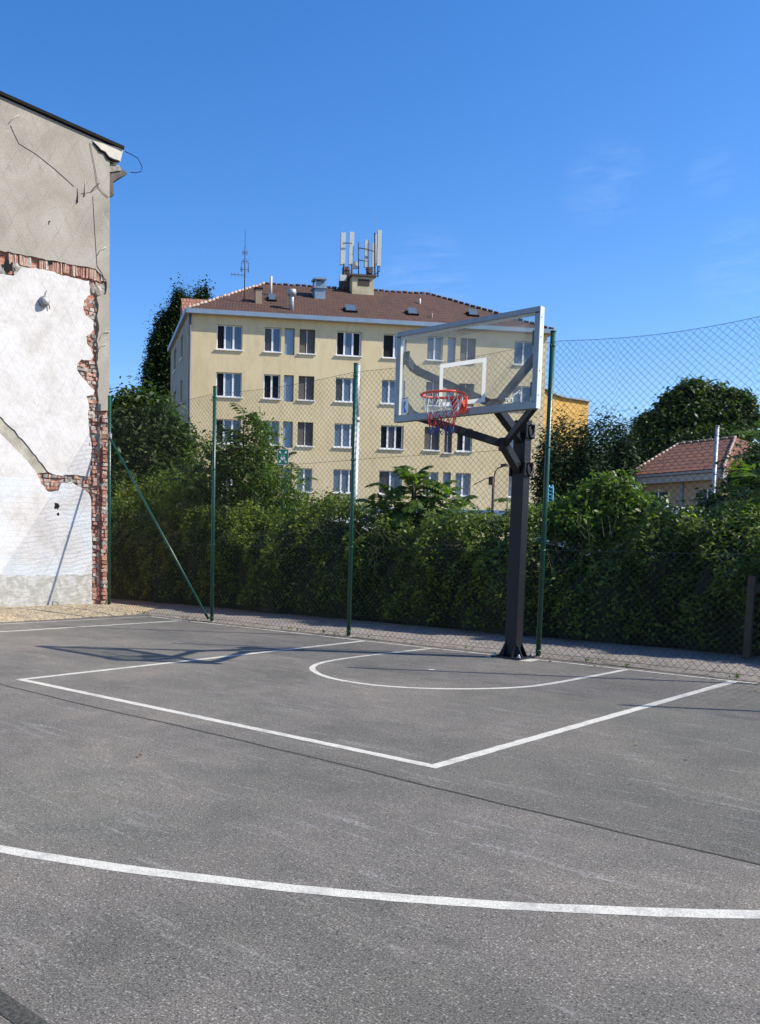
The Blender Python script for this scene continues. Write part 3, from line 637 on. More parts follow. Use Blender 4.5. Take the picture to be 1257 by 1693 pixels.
# worn white lettering in the lower right corner of the glass (strokes), and a sticker lower left
m = MB()
def onb(x, y):
    d = ray(x, y); t = (yb - CAM.y)/d.y; p = CAM + d*t; return Vector((p.x, yb-.003, p.z))
zx = lambda X, Y: onb(820+X/15.7, 610+Y/15.7)
for strokes in ([(250,770),(290,765),(275,800),(310,850),(270,885)], [(300,860),(300,775),(350,770),(345,850)], [(350,790),(385,765),(405,790),(395,870)], [(400,870),(425,700),(440,720),(452,860)],
                [(500,640),(470,670),(480,710),(520,705),(535,660),(500,640)], [(545,690),(550,610),(590,595)], [(612,545),(625,620),(618,715)], [(598,600),(640,590)],
                [(600,845),(640,838)], [(775,545),(765,700),(735,740),(730,800),(765,825),(790,790),(775,745),(735,745)], [(690,835),(710,790),(690,770)], [(500,740),(490,850)], [(540,745),(560,845)], [(600,770),(600,830)]):
    pts = [zx(*s) for s in strokes]
    for a_, b_ in zip(pts, pts[1:]):
        d_ = (b_-a_); d_.y = 0; d_.normalize(); q_ = Vector((-d_.z, 0, d_.x))*.0062; m.quad(a_-q_, b_-q_, b_+q_, a_+q_)
m.build('lettering', FILM, gl)
def quad_px(pp, th): return [onb(*p) for p in pp]
m = MB(); c4 = [onb(666,661), onb(675,658), onb(674.5,683), onb(665.5,685)]; c4 = [p + Vector((0,.0022,0)) for p in c4]; m.poly(c4, (0,-1,0), .001); stk = m.build('sticker', STICK, gl)
m = MB()
cx_ = (c4[0]+c4[1]+c4[2]+c4[3])/4
m.poly([cx_ + Vector((dx, -.0012, dz)) for dx, dz in ((-.025,.05), (.0,.07), (.01,.03), (-.01,-.01), (.015,-.05), (.022,-.075), (-.02,-.075), (-.022,-.03), (-.028,.01))], (0,-1,0), .0008)
m.build('sticker_emblem', STICKB, stk)
# rim and net
RC = Vector((0, BYD-.15-.225, 3.05)); rr = .232
m = MB(); m.tube([RC + Vector((rr*math.cos(a), rr*math.sin(a), 0)) for a in np.linspace(0, 2*math.pi, 40, endpoint=False)], .0135, 10, closed=True)
m.box((0, BYD-.085, 3.045), (.075, .078, .012)); m.box((0, BYD-.012, 2.975), (.085, .012, .095)); m.box((0, BYD-.045, 2.99), (.055, .035, .045))
for s in (-1, 1):
    m.poly([(s*.07, BYD-.02, 3.03), (s*.07, BYD-.15, 3.035), (s*.07, BYD-.02, 2.91)], (s, 0, 0), .006)
    m.bar((s*.07, BYD-.03, 3.045), (s*.14, RC.y+.19, 3.045), .02, .012)
rim = m.build('rim', RED, hoop)
m = MB()
for k in range(12):
    a = 2*math.pi*(k+.5)/12; p = RC + Vector((rr*math.cos(a), rr*math.sin(a), -.014)); m.tube([p + Vector((.012*math.cos(t)*-math.sin(a), .012*math.cos(t)*math.cos(a), .012*math.sin(t))) for t in np.linspace(0, 2*math.pi, 8, endpoint=False)], .003, 5, closed=True)
m.build('net_hook', RED, rim)
lev = [(3.03, .222), (2.93, .193), (2.85, .165), (2.775, .145), (2.70, .132), (2.625, .128)]
for mi, (n0, n1) in enumerate(((0, 2), (2, 4), (4, 5))):
    m = MB()
    for l in range(n0, n1):
        for k in range(12):
            for s in (-.5, .5):
                off = (l % 2)*.5; a0 = 2*math.pi*(k+.5+off)/12; a1 = 2*math.pi*(k+.5+off+s)/12; z0_, r0 = lev[l]; z1_, r1 = lev[l+1]
                am = (a0+a1)/2; A = RC + Vector((r0*math.cos(a0), r0*math.sin(a0), z0_-3.05)); B = RC + Vector((r1*math.cos(a1), r1*math.sin(a1), z1_-3.05))
                m.tube([A, (A+B)/2 + Vector((0,0,-.006)), B], .0046, 5)
    m.build('net', (NETW, NETR, NETB)[mi], hoop)

# ------------------------------------------------------------------ old building with the bare party wall
WE = Vector((math.cos(WAZ), math.sin(WAZ), 0)); WN = Vector((math.sin(WAZ), -math.cos(WAZ), 0)); W0 = Vector((-9.13, .3, 0))
cor = on_plane(180, 700, (W0.x, W0.y), WAZ); W0 = Vector((cor.x, cor.y, 0))
def wp(s, z, o=0): return W0 + WE*s + Vector((0,0,z)) + WN*o
def sw(x, y):
    if isinstance(y, tuple): return None
    p = on_plane(x, y, (W0.x, W0.y), WAZ); return ((p-W0).dot(WE), p.z)
def rag(pts, amp=.012, step=.06, seed=1):
    g = random.Random(seed); out = []
    for a, b in zip(pts, pts[1:] + pts[:1]):
        k = max(1, int(math.dist(a, b)/step)); straight = a[0] < -2.6 or b[0] < -2.6 or abs(a[0]) < .02 and abs(b[0]) < .02
        for i in range(k if not straight else 1):
            t = i/k; j = 0 if (i == 0 or straight) else amp
            out.append((a[0]+(b[0]-a[0])*t + g.uniform(-j,j), a[1]+(b[1]-a[1])*t + g.uniform(-j,j)))
    return out
old = thing('old_building', 'old building with bare party wall of grey stucco, white plaster and torn bricks', 'building', tuple(W0 + WE*-4))
top_l, top_r = sw(0, 160), sw(180, 240); slope = (top_l[1]-top_r[1])/(top_l[0]-top_r[0])
zt = lambda s: top_r[1] + slope*s
m = MB(); LW = -9.0   # brick body
body = [wp(0, 0, -.06), wp(0, zt(0)-.02, -.06), wp(LW, zt(LW)-.02, -.06), wp(LW, 0, -.06)]
m.poly(body, -WN, 9.0); m.build('brick_core', CORE, old)
S_lo = [(0,414),(30,420),(65,427),(100,434),(150,443),(158,445),(168,455),(176,464),(176.5,475),(174,487),(160,491),(163,505),(160,522),(164,545),(160,562),(163,580),(160,600),(164,620),(161,645),(163,662),(161,679)]
pl = [(LW, sw(0,414)[1])] + [sw(*q) for q in S_lo] + [(0, sw(180,679)[1]), (0, zt(0)), (LW, zt(LW))]
m = MB(); m.poly([wp(s, z, -.06) for s, z in rag(pl, .012, .07, 3)], WN, .075); m.build('upper_stucco', STUCCO, old)
UP = [(0,453),(22,456),(30,449),(38,441),(60,443),(95,452),(125,460),(148,464),(150,487),(139,497),(139,514),(143,522),(155,530),(155,545),(150,552),(143,556),(144,568),(150,575),(155,588),(150,596),(135,594),(128,602),(128,612),(137,625),(148,637),(157,645),(155,652),(143,655),(147,668),(146,690),(148,715),(152,740),(150,765),(148,788),(120,785),(98,786),(80,780),(60,753),(45,735),(20,708),(0,688)]
pl = [(LW, sw(0,453)[1])] + [sw(*q) for q in UP] + [(sw(0,688)[0]-1.6, sw(0,688)[1]+1.55), (LW, sw(0,688)[1]+1.55)]
m = MB(); m.poly([wp(s, z, -.06) for s, z in rag(pl, .014, .06, 5)], WN, .058); m.build('plaster_upper', PLASTER, old)
LO = [(0,716),(25,742),(50,768),(62,784),(68,800),(80,813),(97,811),(101,799),(116,797),(135,806),(147,816),(151,830),(151,860),(153,900),(152,940),(154,998)]
pl = [(LW, sw(0,716)[1]+1.55), (sw(0,716)[0]-1.6, sw(0,716)[1]+1.55)] + [sw(*q) for q in LO] + [(sw(154,998)[0], 0), (LW, 0)]
m = MB(); m.poly([wp(s, z, -.06) for s, z in rag(pl, .014, .06, 6)], WN, .064); m.build('plaster_lower', PLASTER, old)
BA = [(0,689),(20,709),(45,736),(60,754),(79,781),(62,783),(50,767),(25,741),(0,715)]
pl = [(sw(0,689)[0]-1.6, sw(0,689)[1]+1.5)] + [sw(*q) for q in BA] + [(sw(0,715)[0]-1.6, sw(0,715)[1]+1.5)]
m = MB(); m.poly([wp(s, z, -.058) for s, z in pl], WN, .038); m.build('cement_strip', CEMENT, old)
# torn masonry: loose lying bricks and mortar lumps standing proud
def brk(m, s, z, ls, h, o, g, tilt=.06):
    c = wp(s, z, o); a = g.uniform(-tilt, tilt); b = g.uniform(-tilt, tilt)*1.5
    X = (WE*math.cos(a) + Vector((0,0,1))*math.sin(a)); Z = (Vector((0,0,1))*math.cos(a) - WE*math.sin(a)); Y = (WN + X*b).normalized()
    X = Y.cross(Z)
    hh = (ls/2, .055, h/2); base = len(m.v); m.box(c, hh, X, Y, Z)
    for i in range(base, base+8): v = m.v[i]; m.v[i] = (v[0]+g.uniform(-.007,.007), v[1]+g.uniform(-.007,.007), v[2]+g.uniform(-.007,.007))
g = random.Random(11); m = MB(); mm = MB(); z = .10
s_l = sw(152, 850)[0]
while z < sw(165, 682)[1]-.04:
    k = int(z/.078)
    for a, b in ((s_l, s_l*.56), (s_l*.42, -.0)):
        x = a + g.uniform(-.01, .02)
        while x < b-.03:
            L = g.choice([.06, .11, .12, .2]); L = min(L, b - x)
            if g.random() > .07: brk(m, x+L/2, z, L-.012, g.uniform(.055,.07), g.uniform(-.075, -.03), g)
            elif g.random() > .4: brk(mm, x+L/2, z, L, .08, g.uniform(-.09,-.05), g, .3)
            x += L
    z += .078
# soldier course of hollow bricks under the stucco
sA, sB = sw(0,420)[0]-4, sw(168,455)[0]
x = sA
while x < sB:
    zt_ = sw(0,414)[1] + (sw(150,443)[1]-sw(0,414)[1])*(x-sw(0,414)[0])/(sw(150,443)[0]-sw(0,414)[0]); L = g.uniform(.10,.17)
    if g.random() > .1:
        hh = g.uniform(.15,.2)
        for j in range(4): brk(m, x+L*(j+.5)/4, zt_-.015-hh/2, L/4-.004, hh, -.055 + (g.uniform(-.02,.01)), g, .02)
    x += L + .012
for cx0, cy0, cx1, cy1 in ((139,495,160,528),(143,553,160,572),(129,598,162,642),(146,648,162,680),(63,785,98,810),(98,787,150,812),(148,450,176,488),(147,680,153,800),(0,436,36,456)):
    a, b = sw(cx0, cy0), sw(cx1, cy1); z = min(a[1], b[1]); zt2 = max(a[1], b[1])
    while z < zt2:
        x = a[0]
        while x < b[0]:
            L = g.choice([.06,.1,.13])
            brk(m if g.random() > .3 else mm, x+L/2, z+.03, L-.01, .06, g.uniform(-.115,-.062), g, .15); x += L
        z += .075
m.build('torn_bricks', RUB, old); mm.build('mortar_lumps', MORTAR, old)
mm = MB(); g = random.Random(5)
def blob(m, s, z, rs, o, g, n=9):
    rings = [(0, .0), (.55, .7), (1, 1.0)]
    vs = [wp(s, z, o + rs*.35)]
    for t, rr_ in ((.5, .6), (1, 1)):
        for i in range(n):
            a = 2*math.pi*i/n; q = rs*rr_*g.uniform(.75,1.2); vs.append(wp(s + q*math.cos(a), z + q*math.sin(a)*g.uniform(.8,1.2), o + rs*.35*(1-t) + g.uniform(-.01,.01)))
    fs = [(0, 1+i, 1+(i+1)%n) for i in range(n)] + [(1+i, 1+n+i, 1+n+(i+1)%n, 1+(i+1)%n) for i in range(n)]
    m.add(vs, fs)
for px, py, r_ in ((155,478,.10),(165,480,.13),(172,475,.08),(158,520,.05),(159,535,.05),(160,560,.05),(160,580,.04),(159,615,.05),(161,632,.05),(158,660,.06),(155,672,.06),(28,440,.13),(36,436,.10),(5,448,.10),(165,720,.13),(170,735,.08),(95,782,.05),(88,783,.04),(158,500,.04),(161,510,.04)):
    s, z = sw(px, py); mm = MB(); blob(mm, s, z, r_, -.035, g); mm.build('mortar_patch', MORTAR, old)
for px, py, r_ in ((14,440,.11),(84,430,.07),(94,837,.07),(96,850,.035)):   # flat dark patches painting the shade inside knocked-out holes
    s, z = sw(px, py); n = 11; g2 = random.Random(px); m = MB()
    m.poly([wp(s + r_*math.cos(2*math.pi*i/n)*g2.uniform(.6,1.2), z + r_*math.sin(2*math.pi*i/n)*g2.uniform(.6,1.3), .0035) for i in range(n)], WN, .0015)
    m.build('hole_shade', TARF, old)
# bitumen edge along the top, broken cornice at the corner
m = MB(); ov = sw(203, 244)[0]
m.poly([wp(LW-.2, zt(LW)+.02, -8.6), wp(ov, zt(ov)+.02, -8.6), wp(ov, zt(ov)+.02, .07), wp(LW-.2, zt(LW)+.02, .07)], (0,0,1), .055); m.build('roof_edge', TARF, old)
m = MB()   # plastered cornice block tapering under the roof edge
a = [sw(152, 233), sw(203, 247), sw(198, 268), sw(188, 268), sw(178, 262), sw(170, 252), sw(162, 247)]
m.poly([wp(s, z-.0, -.5) for s, z in a], WN, .53); m.build('cornice', simple('cream_cornice', (.50,.47,.40), .85, var=.15), old)
m = MB()
cr_ = [sw(x, y) for x, y in ((153,236),(160,244),(165,250),(172,253),(178,262),(186,266),(196,268))]
m.tube([wp(s, z, .035) for s, z in cr_], [.01,.02,.025,.02,.03,.03,.02], 6); m.build('gap_shade', TARF, old)  # dark tube painted in for the shade in the cornice gap
m = MB(); a = [sw(176, 270), sw(198, 274), sw(214, 286), sw(196, 294), sw(189, 300), sw(191, 322), sw(180, 325), sw(179.5, 283)]
m.poly([wp(s, z, -.9) for s, z in a], WN, .85); m.build('eaves_gutter', simple('dark_old_gutter', (.075,.065,.055), .8, var=.5, scale=9), old)
m = MB(); a = [sw(178, 270), sw(199, 273), sw(202, 281), sw(180, 284)]
m.poly([wp(s, z, -.85) for s, z in a], WN, .83); m.build('cornice', MORTAR, old)
def cable(pts, r_, mat, off=.03, nm='cable'):
    m = MB(); m.tube([wp(*sw(*q), off) for q in pts], r_, 5); return m.build(nm, mat, old)
cable([(205,252),(214,256),(226,263),(233,277),(231,285),(222,287),(214,286)], .008, TARF, .05)
cable([(148,236),(152,258),(157,283),(160,305),(163,312),(170,320),(179,327)], .005, RUST)
cable([(17,208),(24,224),(31,238),(60,256),(90,280),(122,309)], .0045, RUST, .02)
cable([(153,325),(156,380),(160,440),(168,452),(176,470)], .0045, RUST, .02)
cable([(134,321),(150,318),(162,310)], .004, RUST, .02)
for a, b, c, light in (((13,206),(20,198),(30,191),1), ((149,319),(154,312),(163,304),0), ((160,423),(165,414),(174,409),1), ((163,563),(169,550),(180,549),1), ((160,581),(166,573),(174,569),1), ((127,311),(128,321),(127,336),0), ((140,297),(140,312),(139,325),1), ((80,372),(81,366),(82,367),0)):
    m = MB(); P = [sw(*q) for q in (a, b, c)]
    m.tube([wp(*P[0], .012), wp(*P[1], .02), wp(*P[2], .035)], [.008,.010,.012], 6); m.build('wall_hook', RUST if not light else CEMENT, old)
# round bulkhead lamp on the white plaster
s, z = sw(72, 499)
lampfix = MB(); lampfix.tube([wp(s, z, 0), wp(s, z, .05), wp(s, z, .09)], [.10, .10, .085], 20); wl = lampfix.build('wall_lamp', simple('grey_lamp_body', (.25,.25,.26), .4, .3), old)
m = MB(); n = 18; vs = [wp(s, z, .155)]; fs = []
for j, (rr_, oo) in enumerate(((.035,.148),(.058,.125),(.068,.09))):
    for i in range(n): a = 2*math.pi*i/n; vs.append(wp(s+rr_*math.cos(a), z+rr_*math.sin(a), oo))
fs = [(0, 1+i, 1+(i+1)%n) for i in range(n)] + [(1+j*n+i, 1+(j+1)*n+i, 1+(j+1)*n+(i+1)%n, 1+j*n+(i+1)%n) for j in range(2) for i in range(n)]
m.add(vs, fs, smooth=True); m.build('lamp_globe', simple('dusty_globe', (.5,.5,.5), .2, var=.2), wl)
m = MB(); m.tube([wp(s+.02, z+.1, .02), wp(s+.06, z+.22, .02)], .006, 5); m.tube([wp(s+.10, z-.04, .03), wp(s+.11, z-.12, .03)], .01, 5); m.build('lamp_cable', RUST, wl)
# small foot bracket left on the gravel
s, z = sw(85, 998); b0 = wp(s, .10, .06); m = MB(); m.tube([b0, b0+Vector((.03,-.02,.11)), b0+Vector((.14,.02,.10)), b0+Vector((.15,.03,.02))], .010, 6)
m.build('bent_iron_stub', ZINC, label='bent grey iron stub sticking out of gravel at wall foot', cat='metal stub')

# ------------------------------------------------------------------ foliage generators
def clump_points(lobes, ncl, nper, spread, g, shell=.55, flat=.8):
    """cluster centres spread through lobes (mostly near their skins), leaves gathered round each"""
    wts = np.array([l[3]*l[4]*l[5] for l in lobes])**.7; wts /= wts.sum(); C = []
    for li in g.choice(len(lobes), ncl, p=wts):
        cx, cy, cz, rx, ry, rz = lobes[li]; d = g.normal(size=3); d /= np.linalg.norm(d); r_ = g.uniform(shell, 1.0)**.7 * g.uniform(.85, 1.18)
        C.append((cx+d[0]*rx*r_, cy+d[1]*ry*r_, cz+d[2]*rz*r_))
    C = np.array(C); sz = g.uniform(.5, 1.4, ncl)*spread
    P = np.repeat(C, nper, 0) + g.normal(size=(ncl*nper, 3))*np.repeat(sz, nper)[:, None]*np.array([1,1,flat])*.55
    return P, np.repeat(C, nper, 0)
def leaf_quads(P, size, g, asp=.5, up=.5, outc=None):
    """one folded diamond leaf per point"""
    n = len(P); nrm = g.normal(size=(n,3)); nrm[:,2] = np.abs(nrm[:,2])+up
    if outc is not None: o = P-outc; o /= (np.linalg.norm(o, axis=1)[:,None]+1e-6); nrm += o*.8
    nrm /= np.linalg.norm(nrm, axis=1)[:,None]; a = g.normal(size=(n,3)); a -= (a*nrm).sum(1)[:,None]*nrm; a /= np.linalg.norm(a, axis=1)[:,None]; b = np.cross(nrm, a)
    s = size*g.uniform(.6, 1.3, n)[:,None]
    drop = np.array([0,0,-.15])
    return np.stack([P - a*s*.5, P + b*s*asp*.5 + a*s*.05, P + a*s*.55 + drop*s, P - b*s*asp*.5 + a*s*.05], 1).reshape(-1, 3)
def trunk_mesh(base, h, r0, g, limbs=6, spread=1.0, lean=(0,0)):
    m = MB(); b = Vector(base); pts = []; k = 7
    for i in range(k): t = i/(k-1); pts.append(b + Vector((lean[0]*t + g.uniform(-.04,.04)*h*.3*t, lean[1]*t + g.uniform(-.04,.04)*h*.3*t, h*t)))
    m.tube(pts, [r0*(1-.8*i/(k-1)) for i in range(k)], 9)
    for j in range(limbs):
        i = 1 + int(j*(k-2)/max(1, limbs-1)); p = pts[min(i, k-2)]; a = g.uniform(0, 6.28); L = spread*g.uniform(.6,1.1)
        d = Vector((math.cos(a), math.sin(a), g.uniform(.4,1.1))).normalized()*L
        rj = r0*(1-.8*i/(k-1))*.5; q = p + d*.5 + Vector((0,0,.08*L)); m.tube([p, q, p + d + Vector((0,0,.25*L))], [rj, rj*.65, rj*.25], 6)
        for _ in range(2):
            e = Vector((g.uniform(-1,1), g.uniform(-1,1), g.uniform(.1,1))).normalized()*L*.45; m.tube([q, q+e], [rj*.5, rj*.12], 5)
    return m
def tree(name, label, cat, base, lobes, ncl, nper, spread, leaf, mat, seed, h, r0, group=None, asp=.55, shell=.55, flat=.8, up=.5, limbs=7):
    g = np.random.default_rng(seed); gr = random.Random(seed)
    t = thing(name, label, cat, base, group)
    sp = max(l[3] for l in lobes)
    trunk_mesh(base, h, r0, gr, limbs, sp).build('trunk', BARK, t)
    P, Cc = clump_points(lobes, ncl, nper, spread, g, shell, flat)
    P[:,2] = np.maximum(P[:,2], .05)
    mesh_np('crown', leaf_quads(P, leaf, g, asp, up, Cc), 4, mat, t); return t
def frond_quads(base, d, L, npair, lw, ll, g, droop=.5):
    """pinnate leaf: leaflets in pairs on an arching rachis"""
    base = np.array(base, float); d = np.array(d, float); d /= np.linalg.norm(d); side = np.cross(d, [0,0,1]); side /= np.linalg.norm(side)+1e-6
    out = []; rach = []
    for i in range(npair+1):
        t = i/npair; p = base + d*L*t + np.array([0,0,-droop*L*t*t]); rach.append(p)
        if i == 0: continue
        tang = d + np.array([0,0,-2*droop*t]); tang /= np.linalg.norm(tang); w_ = ll*(.55+.9*math.sin(math.pi*min(1,t*.85+.12)))*.6
        for sgn in (-1, 1):
            v = side*sgn*.9 + tang*.45 + np.array([0,0,-.28+g.uniform(-.12,.12)]); v /= np.linalg.norm(v); nb = np.cross(v, np.cross(side, tang)); nb /= np.linalg.norm(nb)+1e-6
            out += [p, p + v*w_*.4 + nb*lw*.5, p + v*w_ + np.array([0,0,-.02]), p + v*w_*.4 - nb*lw*.5]
    return out, rach
def ailanthus(label, base, stems, seed, mat=L_AIL, frl=.75, group=None, name='leafy_sapling', cat='sapling', npair=9, lw=.062, ll=.22, nf=24):
    g = np.random.default_rng(seed); t = thing(name, label, cat, base, group); b = Vector(base); sm = MB(); Q = []
    for (dx, dy, h) in stems:
        top = b + Vector((dx, dy, h)); mid = b + Vector((dx*.4, dy*.4, h*.55)); sm.tube([b, mid, top], [.03+.008*h, .022+.004*h, .008], 6)
        for k in range(nf):
            u_ = .28 + .72*(k+.5)/nf; p = (b.lerp(mid, u_/.55) if u_ < .55 else mid.lerp(top, (u_-.55)/.45)); a = k*2.4 + g.uniform(-.4,.4)
            el = g.uniform(.15,.55) + (.5 if u_ > .9 else 0); d = (math.cos(a)*math.cos(el), math.sin(a)*math.cos(el), math.sin(el)); L = frl*g.uniform(.7,1.15)*(1 if u_ < .9 else .8)
            q, rach = frond_quads(p, d, L, npair, lw, ll, g, g.uniform(.3,.6)); Q += q; sm.tube(rach[::3], .004, 3)
    sm.build('trunk', TWIG, t); mesh_np('crown', np.array(Q), 4, mat, t); return t

# ------------------------------------------------------------------ the hedge
gh = np.random.default_rng(21)
hx = np.arange(-13.5, 6.0, .5)
hedge_top = lambda x: 1.67 + .10*math.sin(x*1.9) + .07*math.sin(x*4.1+1) + (.26 if x < -5 else 0) - .03*min(1, max(0, x+1))
def hbulge(x, z): return (.20*np.sin(x*1.3+z*1.1) + .16*np.sin(x*3.7-z*2.3) + .11*np.sin(x*7.1+z*5.3))*np.clip(.35+z*.6, 0, 1) + .07*np.sin(x*12.7-z*9.1+2*np.sin(x*2.2))
def lump(x, y): return .10*np.sin(x*2.9+y*2) + .09*np.sin(x*6.3-y*3.1+1) + .06*np.sin(x*13.1+y*5)
hedge = thing('hedge', 'long dense dark green hedge behind the path along the fence', 'hedge', (-4, 3.1, 0))
N = 150000
x = gh.uniform(-13.5, 6.2, N); top = np.array([hedge_top(v) for v in x]); kind = gh.random(N)
yf = 2.35
z = np.where(kind < .66, gh.uniform(.06, 1, N)*top, top + gh.normal(0, .07, N)); depth = np.where(kind < .66, np.abs(gh.normal(0, .13, N)), gh.uniform(0, 1.5, N))
rnd = np.clip((z-top+.7)/.7, 0, 1)**2*.42
y = yf + depth + hbulge(x, z) + rnd
z += np.where(kind > .66, lump(x, y) + np.abs(gh.normal(0,.07,N)), np.clip(z/top-.6, 0, 1)*2*lump(x, y))

keep = (kind > .66) | (gh.random(N) < np.clip(.30 + .9*(z/top), 0, 1)*np.clip(.62 + .5*np.sin(x*2.1+z*3)*np.sin(x*5.3-z*2.1), .25, 1))
Ph = np.stack([x, y, z], 1)[keep]

mesh_np('foliage', leaf_quads(Ph, .074, gh, .56, .2, Ph + np.array([0, .6, -.5])), 4, L_HEDGE, hedge)
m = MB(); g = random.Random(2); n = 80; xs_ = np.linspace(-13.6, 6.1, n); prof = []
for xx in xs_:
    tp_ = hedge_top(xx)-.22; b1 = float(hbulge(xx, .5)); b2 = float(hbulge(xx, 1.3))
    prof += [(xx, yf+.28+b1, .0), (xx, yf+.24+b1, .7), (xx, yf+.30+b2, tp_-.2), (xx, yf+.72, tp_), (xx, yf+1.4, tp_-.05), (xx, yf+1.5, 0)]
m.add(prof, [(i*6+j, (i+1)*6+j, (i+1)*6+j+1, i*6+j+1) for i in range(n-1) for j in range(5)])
m.build('dark_core', CORE_D, hedge)  # solid core, the hedge's inner shade painted into its dark colour
m = MB()
for _ in range(420):
    xx = g.uniform(-13, 6); y0 = yf + g.uniform(.15,.4); zz = g.uniform(.05, 1.6); L = g.uniform(.2,.6); m.tube([(xx, y0, zz), (xx+g.uniform(-.2,.2), y0-g.uniform(.05,.2), zz+L*.5), (xx+g.uniform(-.3,.3), y0-g.uniform(-.1,.25), zz+L)], [.006,.004,.002], 4)
for _ in range(150):
    xx = g.uniform(-13, 6); y0 = yf + g.uniform(.1,1.2); zz = hedge_top(xx)-.1; L = g.uniform(.15,.45); m.tube([(xx, y0, zz), (xx+g.uniform(-.1,.1), y0+g.uniform(-.1,.1), zz+L)], [.005,.002], 4)
m.build('twigs', TWIG, hedge)

# bushes and saplings standing in or just behind the hedge
def DY(x, Y):
    return (Y - CAM.y)/ray(x, 900).y
def lobes_y(items, Y, sq=1.0):
    out = []
    for it in items: out += lobes_px([it[:4]], DY(it[0], Y + (it[4] if len(it) > 4 else 0)), sq)
    return out
def lobes_px(items, D, sq=1.0):
    """(px, py, rx_px, rz_px[, dD]) seen sizes -> lobes in metres at distance D"""
    out = []
    for it in items:
        px, py, rx, rz = it[:4]; d = D + (it[4] if len(it) > 4 else 0); p = at(px, py, d); out.append((p.x, p.y, p.z, rx*d/F_PX, rx*d/F_PX*sq, rz*d/F_PX))
    return out
tree('broad_bush', 'big dark bush rising above the hedge left of the green sign', 'bush', tuple(foot(395, DY(395,3.9))), lobes_y([(400,800,75,70), (350,790,60,55), (450,820,60,45), (480,850,60,35), (330,850,70,50), (420,740,42,52), (280,830,60,50), (520,865,40,22), (400,870,100,40)], 3.9, .7), 900, 30, .26, .10, L_AIL, 31, 2.2, .09, asp=.4, up=.1)
ailanthus('tall sapling with drooping feathery leaves on top of the dark bush', tuple(foot(400, DY(400,3.9))), [(0,0,4.35), (.3,.3,4.0), (-.35,-.1,3.9), (.7,.6,3.5), (-.7,-.3,3.4), (.25,.2,4.2), (.1,.2,3.6), (1.0,.9,3.0), (-1.1,-.9,3.1)], 32, L_DARK, .8, 'feathery saplings above the hedge')
ailanthus('sapling with feathery leaves rising in front of ground floor windows', tuple(foot(684, DY(684,3.7))), [(0,0,2.85), (.35,.3,2.6), (-.35,-.3,2.5), (.1,-.2,2.7), (.7,.65,2.3), (-.15,.1,2.8), (.45,.4,2.5), (-.6,-.5,2.2), (.95,.85,2.0), (.2,.2,2.35), (-.3,-.2,2.0), (.5,.5,2.1), (-.15,-.1,2.2)], 33, L_AIL, .66, 'feathery saplings above the hedge', npair=10, lw=.075, ll=.24, nf=26)
ailanthus('feathery sapling directly behind the charcoal hoop post', tuple(foot(836, DY(836,3.7))), [(0,0,2.25), (.35,.35,2.2), (-.4,-.3,2.1), (.7,.65,2.1), (-.7,-.6,1.95), (1.0,.9,2.0)], 34, L_BRIGHT, .75, 'feathery saplings above the hedge', nf=10)
ailanthus('feathery leaved tree leaning in at the right edge beside the red roofed house', tuple(foot(1300, DY(1300,4.2))), [(0,0,3.3), (-.3,-.3,3.1), (.3,.3,3.4), (-.1,.2,2.9), (-.5,-.5,2.3), (.5,.4,2.8)], 35, L_AIL, .9, 'feathery saplings above the hedge', name='leaning_tree', cat='tree', nf=24)
ailanthus('small sapling tuft behind the second fence post from the right', tuple(foot(560, DY(560,3.8))), [(0,0,2.3), (.4,.3,2.1), (-.5,-.4,2.1)], 36, L_AIL, .45, 'feathery saplings above the hedge', nf=9)
tree('bright_bush', 'fresh light green bush above the hedge right of the rightmost green post', 'bush', tuple(foot(1000, DY(1000,3.6))), lobes_y([(1000,828,42,36), (960,850,50,24), (1045,845,48,26), (985,865,80,22), (1015,805,20,18), (930,862,30,18)], 3.6), 620, 24, .17, .085, L_BRIGHT, 37, 1.7, .05, asp=.6, up=.3)
tree('pale_bush', 'pale green clipped bush top below the red roofed house', 'bush', tuple(foot(1175, DY(1175,3.3))), lobes_y([(1170,880,50,22), (1215,888,45,32), (1130,895,60,18), (1245,868,26,30)], 3.3), 520, 24, .16, .07, L_AIL, 38, 1.5, .05, asp=.55)
tree('dark_shrub', 'dark leafy shrub in front of the beige house wall', 'bush', tuple(foot(1225, 20)), lobes_px([(1240,800,28,26), (1200,835,30,12), (1255,770,22,40), (1215,855,60,18)], 20), 420, 24, .3, .12, L_DARK, 39, 2.4, .08)
tree('low_tree', 'dark low tree between the old building and the bush, below the poplar', 'tree', tuple(foot(225, 26)), lobes_px([(235,700,52,48), (205,740,40,60), (265,770,60,60), (215,820,60,70), (280,740,38,45), (200,690,22,26), (225,668,22,16), (300,840,50,50)], 26), 1300, 26, .42, .17, L_DARK, 40, 4.2, .18, asp=.5)
tree('broad_bush', 'shaded bush behind the hedge next to the old building', 'bush', tuple(foot(215, DY(215,3.7))), lobes_y([(215,860,50,60), (255,890,60,50), (200,930,40,60), (300,900,50,40)], 3.7,.7), 500, 26, .25, .09, L_HEDGE, 41, 1.8, .07)
# poplar: upright spires
pop = [(294,530,14,48), (278,600,22,70), (262,600,14,60,1), (270,540,9,22), (256,572,8,24), (250,640,14,45), (290,660,26,70), (335,500,13,24,4), (318,520,14,28,3), (272,700,30,60), (247,612,7,16,-1), (305,560,16,60), (287,555,15,42), (290,640,20,60), (300,515,16,24)]
tree('poplar', 'tall dark narrow poplar behind the left corner of the yellow apartment block', 'tree', tuple(foot(285, 82)), lobes_px(pop, 82), 3200, 24, .46, .27, L_POP, 42, 14, .35, asp=.5, flat=2.0, up=.8)
